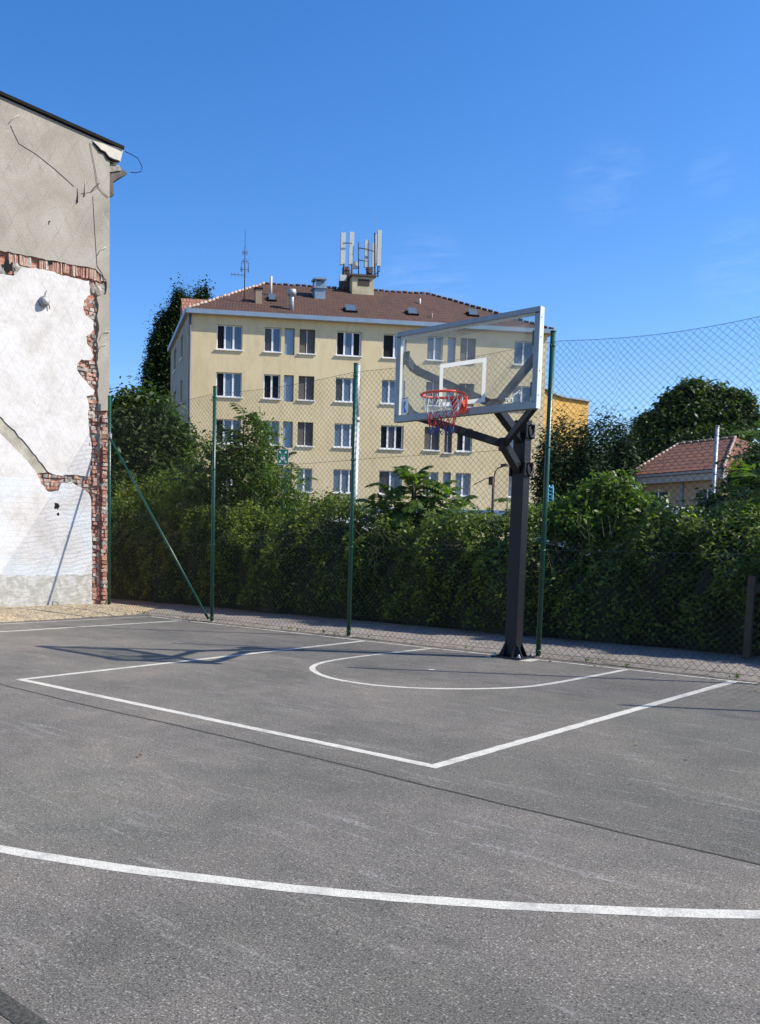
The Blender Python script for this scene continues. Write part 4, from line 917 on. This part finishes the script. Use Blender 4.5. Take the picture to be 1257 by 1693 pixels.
# trees at the right
tree('round_tree', 'large dark round crowned tree behind the red roofed house', 'tree', tuple(foot(1140, 62)), lobes_px([(1078,735,24,22), (1068,705,14,18), (1095,700,22,24), (1112,672,18,20), (1140,655,20,23), (1135,690,30,30), (1165,670,18,22), (1185,700,30,28), (1197,663,15,20), (1222,672,16,22), (1238,690,14,24), (1215,715,26,26), (1150,735,60,26), (1100,745,40,22), (1040,752,22,16), (1180,650,8,10), (1060,728,12,20), (1155,640,8,9)], 62), 3000, 26, .50, .30, L_DARK, 43, 8.5, .4, asp=.6)
con = [(x, 790 - h/2, 15, h/2+22) for x, h in ((905,70), (926,86), (948,66), (968,90), (990,96), (1012,90), (1030,70))]
for i, c in enumerate(con):
    D = 40 + (i % 3)*1.5
    tree('conifer', ('leftmost','second','third','fourth','fifth','sixth','rightmost')[i] + ' dark upright conifer in the row before the ochre wall', 'tree', tuple(foot(c[0], D)), lobes_px([(c[0], 800, 16, 50), (c[0]+2, c[1], 11, c[3]*.8), (c[0]-4, 860, 18, 40)], D), 210, 26, .42, .22, L_CON, 50+i, 3.2, .12, group='conifers in a row', asp=.35, flat=1.6, up=1.0)

# ------------------------------------------------------------------ apartment block
FA = R(54.867); FE = Vector((math.cos(FA), math.sin(FA), 0)); FN = Vector((math.sin(FA), -math.cos(FA), 0))
FO = Vector((-36.336, 26.375, 0))
def fp(s, t, z): return FO + FE*s + FN*t + Vector((0,0,z))
def fs_(x, y, t=0):
    p = on_plane(x, y, fp(0, t, 0)[:2], FA); return ((p-FO).dot(FE), p.z)
apt = thing('apartment_building', 'four storey yellow apartment block with brown hip roof and rows of windows', 'building', tuple(fp(11.7, -5.5, 0)))
LEN = 23.45; DEP = 11.0; ZE = 15.15
cols = [(358.5,401,'big'), (437.5,465,'two'), (471,487.5,'nar'), (495.5,521.5,'scr'), (557,598,'big'), (634,672.5,'big'), (707.5,733,'two'), (741,754,'nar'), (762,787.5,'scr'), (851.5,884,'big')]
sc = []
for a, b, k in cols: sc.append((fs_(a, 560)[0], fs_(b, 560)[0], k))
sill = [13.16, 10.32, 7.49, 4.64]; WH = {'big': 1.47, 'two': 1.47, 'nar': 1.62, 'scr': 1.47}
# facade sheet with real openings
holes = []
for r_i, zs in enumerate(sill):
    for (a, b, k) in sc: holes.append((a, b, zs - (.14 if k == 'nar' else 0), zs + WH[k] - (.14 if k == 'nar' else 0)))
def holed(m, L, H, holes, pf, mi=0, rev=.22, mr=1, z0=0):
    ss = sorted({0.0, L} | {round(h[0],4) for h in holes} | {round(h[1],4) for h in holes}); zs = sorted({z0, H} | {round(h[2],4) for h in holes} | {round(h[3],4) for h in holes})
    for i in range(len(ss)-1):
        for j in range(len(zs)-1):
            cs, cz = (ss[i]+ss[i+1])/2, (zs[j]+zs[j+1])/2
            if any(h[0] < cs < h[1] and h[2] < cz < h[3] for h in holes): continue
            m.quad(pf(ss[i],0,zs[j]), pf(ss[i+1],0,zs[j]), pf(ss[i+1],0,zs[j+1]), pf(ss[i],0,zs[j+1]), mi)
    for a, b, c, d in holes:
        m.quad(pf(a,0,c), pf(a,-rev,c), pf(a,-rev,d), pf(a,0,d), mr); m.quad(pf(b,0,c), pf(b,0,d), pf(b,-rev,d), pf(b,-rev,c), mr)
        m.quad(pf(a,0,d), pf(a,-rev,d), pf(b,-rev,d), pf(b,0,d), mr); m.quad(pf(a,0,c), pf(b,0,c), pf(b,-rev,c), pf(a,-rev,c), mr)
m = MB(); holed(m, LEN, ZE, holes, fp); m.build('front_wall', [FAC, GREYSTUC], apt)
sf = lambda s, t, z: FO - FN*s + (-FE)*t + Vector((0,0,z))     # left side wall: s runs back, t outwards
sh = []
for zs in sill:
    for a, b in ((2.9, 4.1), (7.0, 8.6)): sh.append((a, b, zs, zs+1.47))
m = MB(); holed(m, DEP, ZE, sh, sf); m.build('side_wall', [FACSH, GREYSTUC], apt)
m = MB(); m.quad(fp(LEN,0,0), fp(LEN,-DEP,0), fp(LEN,-DEP,ZE), fp(LEN,0,ZE)); m.build('side_wall', FAC, apt)
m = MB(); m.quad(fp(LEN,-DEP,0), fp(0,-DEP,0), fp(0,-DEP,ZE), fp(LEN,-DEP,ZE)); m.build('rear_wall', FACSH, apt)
spec = { # row -> per column pane codes, left to right; B curtained, D dark open, G screen, C curtain in dark, N frosted
 0: ['DBB','CB','N','GG','DBD','DB','BB','N','G','BB'], 1: ['DBB','DD','N','GG','CBB','BBD','GG','N','GG','BB'],
 2: ['DBB','BB','N','GG','BBD','DCD','GG','G','DC','BB'], 3: ['DBB','BB','N','BB','BBD','CB','CB','N','BB','BB'] }
code = {'B':0, 'N':1, 'D':2, 'G':3, 'C':4}
def window(a, b, c, d, codes, pf, parent, rev=.16):
    fw_ = .07; m = MB(); n = len(codes); ws = (b-a)/n
    for i, q in enumerate(codes):
        x0, x1 = a+ws*i, a+ws*(i+1)
        if q == 'D': m.quad(pf(x0,-rev-.05,c), pf(x1,-rev-.05,c), pf(x1,-rev-.05,d), pf(x0,-rev-.05,d), code[q])
        else: m.quad(pf(x0,-rev-.01,c), pf(x1,-rev-.01,c), pf(x1,-rev-.01,d), pf(x0,-rev-.01,d), code[q])
    W = m.build('window', PANES, parent)
    f = MB()
    def bx(x0, x1, z0, z1, t0=-rev+.02, t1=-rev-.02): f.add([pf(x0,t0,z0), pf(x1,t0,z0), pf(x1,t0,z1), pf(x0,t0,z1), pf(x0,t1,z0), pf(x1,t1,z0), pf(x1,t1,z1), pf(x0,t1,z1)], [(0,1,2,3), (4,7,6,5), (0,4,5,1), (1,5,6,2), (2,6,7,3), (3,7,4,0)])
    dk = all(q == 'G' for q in codes) or codes == 'N'
    if not dk:
        bx(a+.002, b-.002, c+.002, c+fw_); bx(a+.002, b-.002, d-.05, d-.002); bx(a+.002, a+.05, c+fw_, d-.05); bx(b-.05, b-.002, c+fw_, d-.05)
        for i in range(1, n): bx(a+ws*i-.055, a+ws*i+.055, c+fw_, d-.05, -rev+.03)
        for i, q in enumerate(codes):
            if q == 'D' and n > 1:   # casement standing open into the room
                x = a+ws*i + (.06 if i == 0 else ws-.06); bx(x-.02, x+.02, c+fw_, d-.05, -rev-.0, -rev-.049)
    elif codes == 'N':
        bx(a+.002, b-.002, c+.002, c+.04); bx(a+.002, b-.002, d-.04, d-.002); bx(a+.002, a+.035, c+.04, d-.04); bx(b-.035, b-.002, c+.04, d-.04)
    else:
        bx(a+.002, b-.002, c+.002, c+.05); bx((a+b)/2-.015, (a+b)/2+.015, c+.05, d-.002)
    f.build('frame', WFR if not (codes == 'N') else GREYSTUC, W)
    if codes != 'N':
        q = MB(); x0, x1 = a-.08, b+.08; q.add([pf(x0,.09,c-.07), pf(x1,.09,c-.07), pf(x1,.09,c-.005), pf(x0,.09,c-.005), pf(x0,.002,c-.07), pf(x1,.002,c-.07), pf(x1,.002,c+.0), pf(x0,.002,c+.0)], [(0,1,2,3), (0,4,5,1), (1,5,6,2), (2,6,7,3), (3,7,4,0)])
        q.quad(pf(a+.003,.002,c+.003), pf(b-.003,.002,c+.003), pf(b-.003,-rev+.02,c+.003), pf(a+.003,-rev+.02,c+.003)); q.build('sill', WFR, W)
for r_i, zs in enumerate(sill):
    for j, (a, b, k) in enumerate(sc):
        z0 = zs - (.14 if k == 'nar' else 0); window(a, b, z0, z0+WH[k], spec[r_i][j], fp, apt)
for a, b, c, d in sh: window(a, b, c, d, 'BB', sf, apt)
# blue band at the foot, gutter, roof
m = MB(); zb = 3.62; m.box(fp(LEN/2, .02, zb), (LEN/2, .02, .14), FE, FN); m.build('blue_band', BLUEB, apt)
m = MB(); o = .30; os_ = .12
a0, a1, a2, a3 = fp(-os_,o,ZE), fp(LEN+o,o,ZE), fp(LEN+o,-DEP-os_,ZE), fp(-os_,-DEP-os_,ZE)
m.poly([a0, a1, a2, a3], (0,0,1), .12, 0); 
m.build('eaves', simple('eaves_soffit', (.42,.36,.26), .9), apt)
m = MB()
for p, q in ((a0, a1), (a1, a2), (a3, a0)):
    d = (q-p).normalized(); nn = Vector((d.y, -d.x, 0)); m.bar(p + nn*.06 + Vector((0,0,.12)) - d*.06, q + nn*.06 + Vector((0,0,.12)) + d*.06, .11, .26)
m.build('gutter', GUT, apt)
m = MB(); m.tube([fp(.12,.09,0), fp(.12,.09,ZE)], .07, 8); m.build('downpipe', simple('blue_grey_downpipe', (.07,.09,.13), .5), apt)
ZR = 18.75; rs0, rs1 = 5.75, LEN-5.9; rt = -DEP/2
Z_ = ZE + .20
e0_, e1_, e2_, e3_ = fp(-os_,o,Z_), fp(LEN+o,o,Z_), fp(LEN+o,-DEP-os_,Z_), fp(-os_,-DEP-os_,Z_); r0_, r1_ = fp(rs0, rt, ZR), fp(rs1, rt, ZR)
m = MB(); m.add([e0_, e1_, e2_, e3_, r0_, r1_], [(0,1,5,4), (1,2,5), (2,3,4,5), (3,0,4), (0,3,2,1)]); roof = m.build('roof', TILE, apt)
def on_roof(x, y):
    n_ = (e1_-e0_).cross(r0_-e0_); d = ray(x, y); return CAM + d*((e0_-CAM).dot(n_)/d.dot(n_))
RT = simple('old_ridge_tile', (.11,.06,.04), .9, var=.5, scale=4)
for a, b, mt_ in ((e0_, r0_, RIDGE), (r0_, r1_, RT), (r1_, e1_, RT)):
    m = MB(); L = (b-a).length; k = int(L/.42); d = (b-a).normalized()
    for i in range(k):
        p = a.lerp(b, (i+.5)/k) + Vector((0,0,.05)); j = random.uniform(-.02,.03); m.tube([p - d*.17 + Vector((0,0,j)), p + d*.17 + Vector((0,0,j+.02))], [.065,.085], 6)
    m.build('ridge_tiles', mt_, roof)
# lower wing behind the left corner
z1 = fs_(300, 493, -13)[1]; s1 = fs_(300, 493, -13)[0]; s2 = fs_(352, 492, -13)[0]
m = MB(); A = [fp(s1, -10.2, 15.6), fp(s2+6, -10.2, 15.6), fp(s2+6, -13, z1), fp(s1, -13, z1), fp(s1, -15.8, 15.6), fp(s2+6, -15.8, 15.6)]
m.add(A, [(0,1,2,3), (3,2,5,4), (0,3,4), (1,5,2)]); m.build('wing_roof', TILE3, apt)
m = MB(); m.poly([fp(s1+.2,-11.3,0), fp(s2+5.8,-11.3,0), fp(s2+5.8,-15.5,0), fp(s1+.2,-15.5,0)], (0,0,1), 15.62); m.build('wing_wall', FACSH, apt)
# roof furniture: skylights, vent pipes, chimneys
for x, y, wd in ((579,514,.8), (449,496,.55), (681,519,.75), (781,521,.7)):
    c = on_roof(x, y); sl = (r0_-e0_); nn = (e1_-e0_).cross(r0_-e0_).normalized(); up = nn.cross(FE).normalized(); up = up if up.z > 0 else -up; nn = nn if nn.z > 0 else -nn
    m = MB(); m.box(c + nn*.05, (wd/2, .34, .06), FE, up, nn); sk = m.build('skylight', TARF, roof)
    m = MB(); tl = (nn*.9 - up*.42).normalized(); u2 = tl.cross(FE).normalized(); m.box(c + nn*.2, (wd/2-.07, .28, .012), FE, u2, tl); m.build('glazing', PB, sk)
def pipe(x, yb_, yt, r_, mat, nm, cap_=None):
    b = on_roof(x, yb_); zt_ = height(x, yt, b); m = MB(); m.tube([b - Vector((0,0,.2)), Vector((b.x, b.y, zt_))], r_, 10)
    if cap_: m.tube([Vector((b.x, b.y, zt_-cap_)), Vector((b.x, b.y, zt_))], r_*1.8, 10)
    return m.build(nm, mat, roof)
pipe(448, 488, 457, .08, simple('cream_pipe', (.55,.50,.42), .6), 'vent_pipe'); pipe(482, 512, 479, .15, ZINC, 'vent_pipe', .35); pipe(694, 502, 494, .08, simple('cream_pipe_small', (.6,.55,.48), .6), 'vent_pipe'); pipe(714, 525, 518, .06, RIDGE, 'vent_pipe')
def chim(x, yb_, yt, hw, mat, capm, nm='chimney'):
    b = on_roof(x, yb_); zt_ = height(x, yt, b); m = MB(); m.box((b.x, b.y, (b.z-.4+zt_)/2), (hw, hw, (zt_-b.z+.4)/2), FE, FN); c = m.build(nm, mat, roof)
    m = MB(); m.box((b.x, b.y, zt_+.04), (hw*1.25, hw*1.25, .045), FE, FN); m.build('cap', capm, c); return b, zt_
chim(427, 500, 479, .20, simple('weathered_chimney', (.33,.25,.17), .9), TARF)
b, zt_ = chim(527, 491, 479, .36, GUT, GUT, 'vent_box')
m = MB()
for i in (-1, 1):
    for j in (-1, 1): m.box((Vector((b.x, b.y, zt_+.28)) + FE*i*.3 + FN*j*.3), (.04,.04,.26), FE, FN)
m.box(Vector((b.x, b.y, zt_+.62)), (.42,.42,.06), FE, FN); m.box(Vector((b.x, b.y, zt_+.30)), (.16,.16,.2), FE, FN); m.build('vent_hood', GUT, roof)
# lift house on the ridge
def rp(x, y, t=rt): p = on_plane(x, y, fp(0, t, 0)[:2], FA); return (p-FO).dot(FE), p.z
sL, zT = rp(583, 456, rt+.9); sR, _ = rp(619, 460, rt+.9); _, zB = rp(600, 486, rt)
m = MB(); m.poly([fp(sL, rt+.9, 17.6), fp(sR, rt+.9, 17.6), fp(sR, rt-1.6, 17.6), fp(sL, rt-1.6, 17.6)], (0,0,1), zT-17.6); lh = m.build('lift_house', simple('stained_lift_house', (.50,.43,.27), .9, var=.25, scale=1.5), roof)
m = MB(); m.box(fp((sL+sR)/2, rt-.35, zT+.05), ((sR-sL)/2+.12, 1.4, .06), FE, FN); m.build('slab', RUST, lh)
w1, wz1 = rp(592.5, 461, rt+.91); w2, wz2 = rp(611, 473, rt+.91); m = MB(); m.box(fp((w1+w2)/2, rt+.905, (wz1+wz2)/2), ((w2-w1)/2, .02, (wz1-wz2)/2), FE, FN); m.build('dark_opening', simple('opening_shade', (.055,.035,.03), .8), lh)  # dark panel painted as the shade inside an opening
# antenna array on the lift house
arr = thing('antenna_array', 'cluster of pale mobile phone antennas on the rooftop lift house', 'antennas', tuple(fp((sL+sR)/2, rt, zT+.11)))
def stick(x, y0, y1, r_, mat, nm, t=rt, w_=None, lean=0):
    s0, z0 = rp(x, y1, t); s1_, z1_ = rp(x+lean, y0, t); m = MB()
    if w_: w_ *= 1.35; m.box(fp((s0+s1_)/2, t, (z0+z1_)/2), (w_/2, w_*.32, (z1_-z0)/2), FE, FN)
    else: m.tube([fp(s0, t, z0), fp(s1_, t, z1_)], r_, 8)
    return m.build(nm, mat, arr)
APAN = simple('antenna_grey', (.52,.55,.52), .45, var=.08)
for x, y0, y1, w_ in ((567,385,438,.24), (581,384,438,.24), (606,397,442,.20), (617.5,402,442,.16), (622,388,436,.15), (627,381,440,.20), (586,433,444,.22), (591,434,444,.18)): stick(x, y0, y1, 0, APAN, 'panel_antenna', w_=w_)
for x, y0, y1, r_ in ((569,436,478,.06), (582,436,478,.06), (593,400,458,.04), (609,402,458,.04), (620,385,458,.05), (625,440,458,.05), (575,440,478,.05)): stick(x, y0, y1, r_, RUST, 'mast', rt+.2)
m = MB(); cb = lambda x, y, t=rt+.25: fp(*[rp(x, y, t)[0], t, rp(x, y, t)[1]])
for pts in ([(567,402),(582,402)], [(594,410),(607,412),(620,416)], [(594,430),(607,432)], [(566,455),(572,445),(582,448)], [(627,440),(628,448),(620,454),(612,455)], [(563,478),(566,468),(575,462),(580,450)], [(604,445),(612,452),(620,448)], [(569,478),(572,466),(566,460)]):
    m.tube([cb(*p) for p in pts], .035, 5)
for x, y, r_ in ((572,448,.22), (578,470,.30), (568,472,.28), (611,448,.20), (574,458,.22)): m.box(cb(x, y, rt+.1), (r_, r_*.6, r_*1.1), FE, FN)
m.build('cable_tray', RUST, arr)
m = MB(); m.box(cb(567, 460), (.22,.1,.2), FE, FN); m.build('relay_box', APAN, arr)
m = MB()
for x, y0, y1 in ((568,368,386), (622,362,386), (607,382,398)): m.tube([cb(x, y1), cb(x, y0)], .012, 4)
m.build('whip', ZINC, arr)
# television aerial
b = on_roof(404, 500); tv = thing('television_aerial', 'thin rooftop television aerial mast at the left end of roof', 'aerial', tuple(b))
zt_ = height(402, 378, b); zz = lambda y: height(403, y, b)
m = MB(); m.tube([b - Vector((0,0,.3)), Vector((b.x, b.y, zz(408)))], .035, 6); m.tube([Vector((b.x, b.y, zz(408))), Vector((b.x, b.y, zz(380)))], .015, 5); m.build('mast', RUST, tv)
m = MB()
for y, L0, L1 in ((455, -.85, .05), (446, -.25, .2), (432, -.18, .2), (418, -.15, .15)):
    m.tube([Vector((b.x, b.y, zz(y))) + FE*L0, Vector((b.x, b.y, zz(y))) + FE*L1], .018, 5)
    for k in np.linspace(L0, L1, 5): m.tube([Vector((b.x, b.y, zz(y)-.14)) + FE*k, Vector((b.x, b.y, zz(y)+.14)) + FE*k], .010, 4)
for dx in (-.22, .25): m.tube([Vector((b.x, b.y, zz(450))) + FE*dx, Vector((b.x, b.y, zz(434))) + FE*dx], .02, 5)
m.build('aerial_rods', RUST, tv)

# ------------------------------------------------------------------ ochre block, red roofed house
och = thing('ochre_building', 'ochre yellow blank gable block behind the apartment block', 'building', tuple(foot(935, 76)))
p0 = at(890, 700, 74); p1 = at(974, 700, 78); p0.z = p1.z = 0; d = (p1-p0).normalized(); nn = Vector((d.y, -d.x, 0))
hz = [(890,641),(903,645),(912,652),(930,658),(950,661),(974,665)]
pts = []
for x, y in hz: q = on_plane(x, y, p0[:2], math.atan2(d.y, d.x)); pts.append(q)
m = MB(); m.poly([Vector((p0.x, p0.y, 0))] + pts + [Vector((pts[-1].x, pts[-1].y, 0))], -nn, 9); m.build('wall', OCHRE, och)
m = MB()
for a, b in zip(pts, pts[1:]): m.bar(a - nn*4.4 + Vector((0,0,.08)), b - nn*4.4 + Vector((0,0,.08)), 9.3, .16)
m.build('roof', GUT, och)
hs = thing('red_roof_house', 'low beige house with red tiled hip roof at the right', 'building', tuple(foot(1150, 41)))
E0 = at(1036, 786, 40.0); E1 = at(1192, 773, 35.6); E1.z = E0.z; zE = E0.z
Lh = (E1-E0).length; he = (E1-E0).normalized(); hn = Vector((he.y, -he.x, 0)); hn = hn if hn.dot(c_f) < 0 else -hn
def hP(s, t, z): return Vector((E0.x, E0.y, 0)) + he*s + hn*t + Vector((0,0,z))
dpt = 9.0
def at_depth(x, y, t):
    P0 = hP(0, t, 0); n_ = hn; d = ray(x, y); return CAM + d*((P0-CAM).dot(n_)/d.dot(n_))
RA = at_depth(1122, 736, -dpt/2); RB = at_depth(1216, 722, -dpt/2); zr = (RA.z+RB.z)/2; print('house', Lh, zE, RA, RB, (RA-E0).dot(he), (RB-E0).dot(he))
Lh2 = (RB-E0).dot(he) + 3.2; Lh = max(Lh, Lh2)
m = MB(); m.poly([hP(.4,-.4,0), hP(Lh-.3,-.4,0), hP(Lh-.3,-dpt+.4,0), hP(.4,-dpt+.4,0)], (0,0,1), zE-.02); hw_ = m.build('wall', BEIGE, hs)
E = [hP(0,0,zE), hP(Lh,0,zE), hP(Lh,-dpt,zE), hP(0,-dpt,zE), Vector((RA.x,RA.y,zr)), Vector((RB.x,RB.y,zr))]
m = MB(); m.add(E + [p - Vector((0,0,.12)) for p in E[:4]], [(0,1,5,4), (1,2,5), (2,3,4,5), (3,0,4), (0,6,7,1), (1,7,8,2), (3,9,6,0), (6,9,8,7)]); hr = m.build('roof', TILE2, hs)
m = MB()
for a, b in ((E[1], E[5]), (E[5], E[4]), (E[4], E[0])):
    k = int((b-a).length/.35); dd = (b-a).normalized()
    for i in range(k): p = a.lerp(b, (i+.5)/k) + Vector((0,0,.04)); m.tube([p-dd*.14, p+dd*.14], [.045,.06], 6)
m.build('ridge_tiles', RIDGE, hr)
m = MB(); m.bar(hP(-.1,.06,zE-.10), hP(Lh+.1,.06,zE-.10), .10, .10); m.build('gutter', simple('pale_gutter', (.34,.30,.27), .6), hs)
m = MB(); m.bar(hP(0,-.15,zE-.3), hP(Lh,-.15,zE-.3), .3, .26); m.build('eaves', simple('pale_eaves', (.42,.38,.33), .9), hs)
m = MB(); m.tube([hP(Lh*.55,-.33,0), hP(Lh*.55,-.33,zE-.1)], .05, 8); m.build('downpipe', ZINC, hs)
for s in (Lh*.3, Lh*.8):
    m = MB(); m.quad(hP(s-.45,-.395,zE-1.9), hP(s+.45,-.395,zE-1.9), hP(s+.45,-.395,zE-.8), hP(s-.45,-.395,zE-.8)); wn = m.build('window', PC, hs)
    m = MB(); m.bar(hP(s,-.385,zE-1.9), hP(s,-.385,zE-.8), .05, .05); m.bar(hP(s-.5,-.385,zE-1.92), hP(s+.5,-.385,zE-1.92), .08, .05); m.build('frame', WFR, wn)

# ------------------------------------------------------------------ poles, lamp, sign, small frames
def vpole(name, label, cat, x, D, yt, r_, mat, cap_=True, group=None, z0=0):
    b = foot(x, D); z = height(x, yt, b); m = MB(); m.tube([b, Vector((b.x, b.y, z))], r_, 12)
    if cap_: m.tube([Vector((b.x, b.y, z)), Vector((b.x, b.y, z+.02))], r_*1.15, 12)
    return m.build(name, mat, label=label, cat=cat), b, z
b = foot(583.5, 19.0); zt_ = height(590, 603, b); lp = thing('metal_pole', 'tall galvanised tube pole right behind the second green post from right', 'pole', tuple(b))
zj = height(594, 693, b); m = MB(); m.tube([b, Vector((b.x, b.y, zj))], .075, 16); m.build('lower_tube', ZINC, lp)
m = MB(); m.tube([Vector((b.x, b.y, zj-.02)), Vector((b.x, b.y, zt_))], .058, 16); m.tube([Vector((b.x, b.y, zt_)), Vector((b.x, b.y, zt_+.02))], .062, 16); m.build('upper_tube', ZINC, lp)
m = MB(); m.tube([Vector((b.x, b.y, zj-.06)), Vector((b.x, b.y, zj+.03))], .082, 16); m.build('collar', ZINC, lp)
vpole('metal_pole', 'thin galvanised pole standing in front of the red roofed house', 'pole', 1174, 24, 706, .05, ZINC)
# street lamp with a swan neck in front of the block
b = foot(812, 40); sl = thing('street_lamp', 'dark swan neck street lamp in front of the yellow facade', 'street lamp', tuple(b)); FR = c_r.copy(); FR.z = 0; FR.normalize()
hz_ = lambda y: height(812, y, b); px_m = 40/F_PX
m = MB(); m.tube([b, Vector((b.x, b.y, hz_(795)))], .06, 10); m.build('mast', RUST, sl)
m = MB(); m.tube([Vector((b.x, b.y, hz_(795))), Vector((b.x, b.y, hz_(780))) + FR*2*px_m, Vector((b.x, b.y, hz_(774))) + FR*6*px_m, Vector((b.x, b.y, hz_(771))) + FR*14*px_m], .03, 8); m.build('neck', RUST, sl)
m = MB(); m.box(Vector((b.x, b.y, hz_(769))) + FR*17*px_m, (.14,.10,.06)); m.build('lamp_head', RUST, sl)
m = MB(); m.box(Vector((b.x, b.y, hz_(795))) - FR*3*px_m, (.10,.10,.18)); m.tube([Vector((b.x, b.y, hz_(790))) - FR*2*px_m, Vector((b.x, b.y, hz_(792))) - FR*14*px_m, Vector((b.x, b.y, hz_(802))) - FR*32*px_m], .02, 6); m.build('bracket_arm', RUST, sl)
# green assembly point sign
b = foot(465, 19.5); sg = thing('assembly_sign', 'small green assembly point sign with white arrows and figures above the bush', 'sign', tuple(b))
sc_ = 19.5/F_PX; cz = height(465, 755.5, b); U = Vector((0,0,1)); nrm = Vector((c_f.x, c_f.y, 0)).normalized()*-1
m = MB(); m.tube([b, Vector((b.x, b.y, cz+.1))-nrm*.035], .014, 8); m.build('pole', WIRE, sg)
C0 = Vector((b.x, b.y, cz)); pw, ph = 8.7*sc_, 12.5*sc_
m = MB(); m.box(C0, (pw, .006, ph), FR, nrm, U); pn = m.build('panel', SIGNG, sg)
def mark(m, pts): m.poly([C0 + FR*(x*pw) + U*(y*ph) + nrm*.0062 for x, y in pts], nrm, .0015)
m = MB()
for sx in (-1, 1):
    for sy in (-1, 1):   # four arrows pointing to the middle
        mark(m, [(sx*.78, sy*.78), (sx*.42, sy*.72), (sx*.30, sy*.42), (sx*.66, sy*.50)] if sx*sy > 0 else [(sx*.78, sy*.78), (sx*.66, sy*.50), (sx*.30, sy*.42), (sx*.42, sy*.72)])
for cx_, cy_, s in ((0,.28,.09), (-.28,.15,.09), (.28,.15,.09), (-.12,-.0,.08), (.14,0,.08)):
    mark(m, [(cx_ + s*math.cos(a), cy_ + s*.7*math.sin(a)) for a in np.linspace(0, 2*math.pi, 8, endpoint=False)])
for cx_, cy_ in ((-.3,-.15), (.3,-.15), (0,-.25)):
    mark(m, [(cx_-.13, cy_+.14), (cx_+.13, cy_+.14), (cx_+.09, cy_-.2), (cx_-.09, cy_-.2)])
m.build('pictogram', WHITEP, pn)
m = MB()
for a, b_, c, d in ((-1,1,.97,1.03), (-1,1,-1.03,-.97), (-1.04,-.96,-1,1), (.96,1.04,-1,1)): m.poly([C0 + FR*(x*pw) + U*(y*ph) for x, y in ((a,c), (b_,c), (b_,d), (a,d))], nrm, .009)
m.build('rim', ALUW, pn)
# wooden post with a rail at the right end of the hedge
P = CAM + ray(1240, 1083)*((2.25-CAM.y)/ray(1240, 1083).y); b = Vector((P.x, 2.12, 0)); wpst = thing('wooden_post', 'old grey wooden post in front of the hedge at right edge', 'post', tuple(b))
m = MB(); m.box((b.x, b.y, .54), (.04,.035,.54)); m.build('upright', WOOD, wpst, bevel=.004)
m = MB(); m.box((b.x+.45, b.y+.05, .92), (.5,.014,.045)); m.build('rail', WOOD, wpst)
# light blue tube frame beyond the hedge
b = foot(906, 27); bf_ = thing('blue_frame', 'light blue tubular playground frame just behind the rightmost green post', 'frame', tuple(b)); s_ = 27/F_PX
Zb = lambda y: height(906, y, b); m = MB()
for x0 in (-4, 4): m.tube([b + FR*x0*s_, b + FR*x0*s_ + U*Zb(808), b + FR*(x0*.6)*s_ + U*Zb(802)], .03, 6)
m.tube([b - FR*4*s_ + U*Zb(806), b + FR*4*s_ + U*Zb(806)], .03, 6); m.build('tube_frame', CYAN, bf_)
m = MB()
for y in (812, 818, 824, 830): m.tube([b - FR*4*s_ + U*Zb(y), b + FR*4*s_ + U*Zb(y)], .02, 6)
m.build('rung', CYAN, bf_)

# parked cars glimpsed over the hedge
def car(label, base, ang, paint, H=1.5, L=4.4, W=1.8, van=False):
    t = thing('parked_van' if van else 'parked_car', label, 'van' if van else 'car', tuple(base)); X = Vector((math.cos(ang), math.sin(ang), 0)); Y = Vector((-X.y, X.x, 0)); b = Vector(base)
    if van: prof = [(-.5,.2),(-.5,.55),(-.5,.95),(-.46,1),(.22,1),(.36,.72),(.47,.58),(.5,.45),(.5,.2)]
    else: prof = [(-.5,.22),(-.5,.55),(-.47,.64),(-.33,.68),(-.22,.95),(-.05,1),(.10,.98),(.25,.70),(.42,.62),(.5,.5),(.5,.22)]
    m = MB(); n = len(prof); vs = []
    for y in (-1, -.82, .82, 1):
        for (x, z) in prof:
            inset = 1 - (.12 if z > .72 else 0); vs.append(b + X*x*L*(1 if abs(y) < 1 else .985) + Y*y*W/2*inset + U*z*H*(1 if abs(y) < 1 or z < .6 else .97))
    fs = [(k*n+i, k*n+i+1, (k+1)*n+i+1, (k+1)*n+i) for k in range(3) for i in range(n-1)] + [tuple(range(n-1,-1,-1)), tuple(3*n+i for i in range(n))]
    m.add(vs, fs, smooth=False); m.build('body', paint, t, bevel=.03)
    for sy in (-1, 1):
        m = MB(); z0, z1_ = .70*H, .93*H; xa, xb, xc, xd = (-.40,.20,.26,-.42) if van else (-.20,.10,.20,-.26)
        m.poly([b + X*xd*L + Y*sy*W*.447 + U*z0, b + X*xc*L + Y*sy*W*.447 + U*z0, b + X*xb*L + Y*sy*W*.44 + U*z1_, b + X*xa*L + Y*sy*W*.44 + U*z1_], Y*sy, .012); m.build('side_window', CARG, t)
    for sx in (-.31, .31):
        for sy in (-1, 1):
            c = b + X*sx*L + Y*sy*(W/2-.1) + U*.32; m = MB(); m.tube([c, c + Y*sy*.12], .32, 18); wh = m.build('wheel', TYRE, t); m = MB(); m.tube([c + Y*sy*.118, c + Y*sy*.128], .19, 14); m.build('rim', ZINC, wh)
car('white van half hidden behind the hedge left of the galvanised pole', foot(588, 26) , R(50), CARW, H=height(590, 848, foot(588, 26)), L=3.2, W=1.8, van=True)
car('white car whose roof shows above the hedge before the beige house', foot(1105, 27), R(30), CARW, H=height(1105, 837, foot(1105, 27)), L=3.0)
car('silver blue car glimpsed through leaves right of the rightmost green post', foot(946, 25), R(40), CARB, H=height(946, 848, foot(946, 25)), L=3.4)
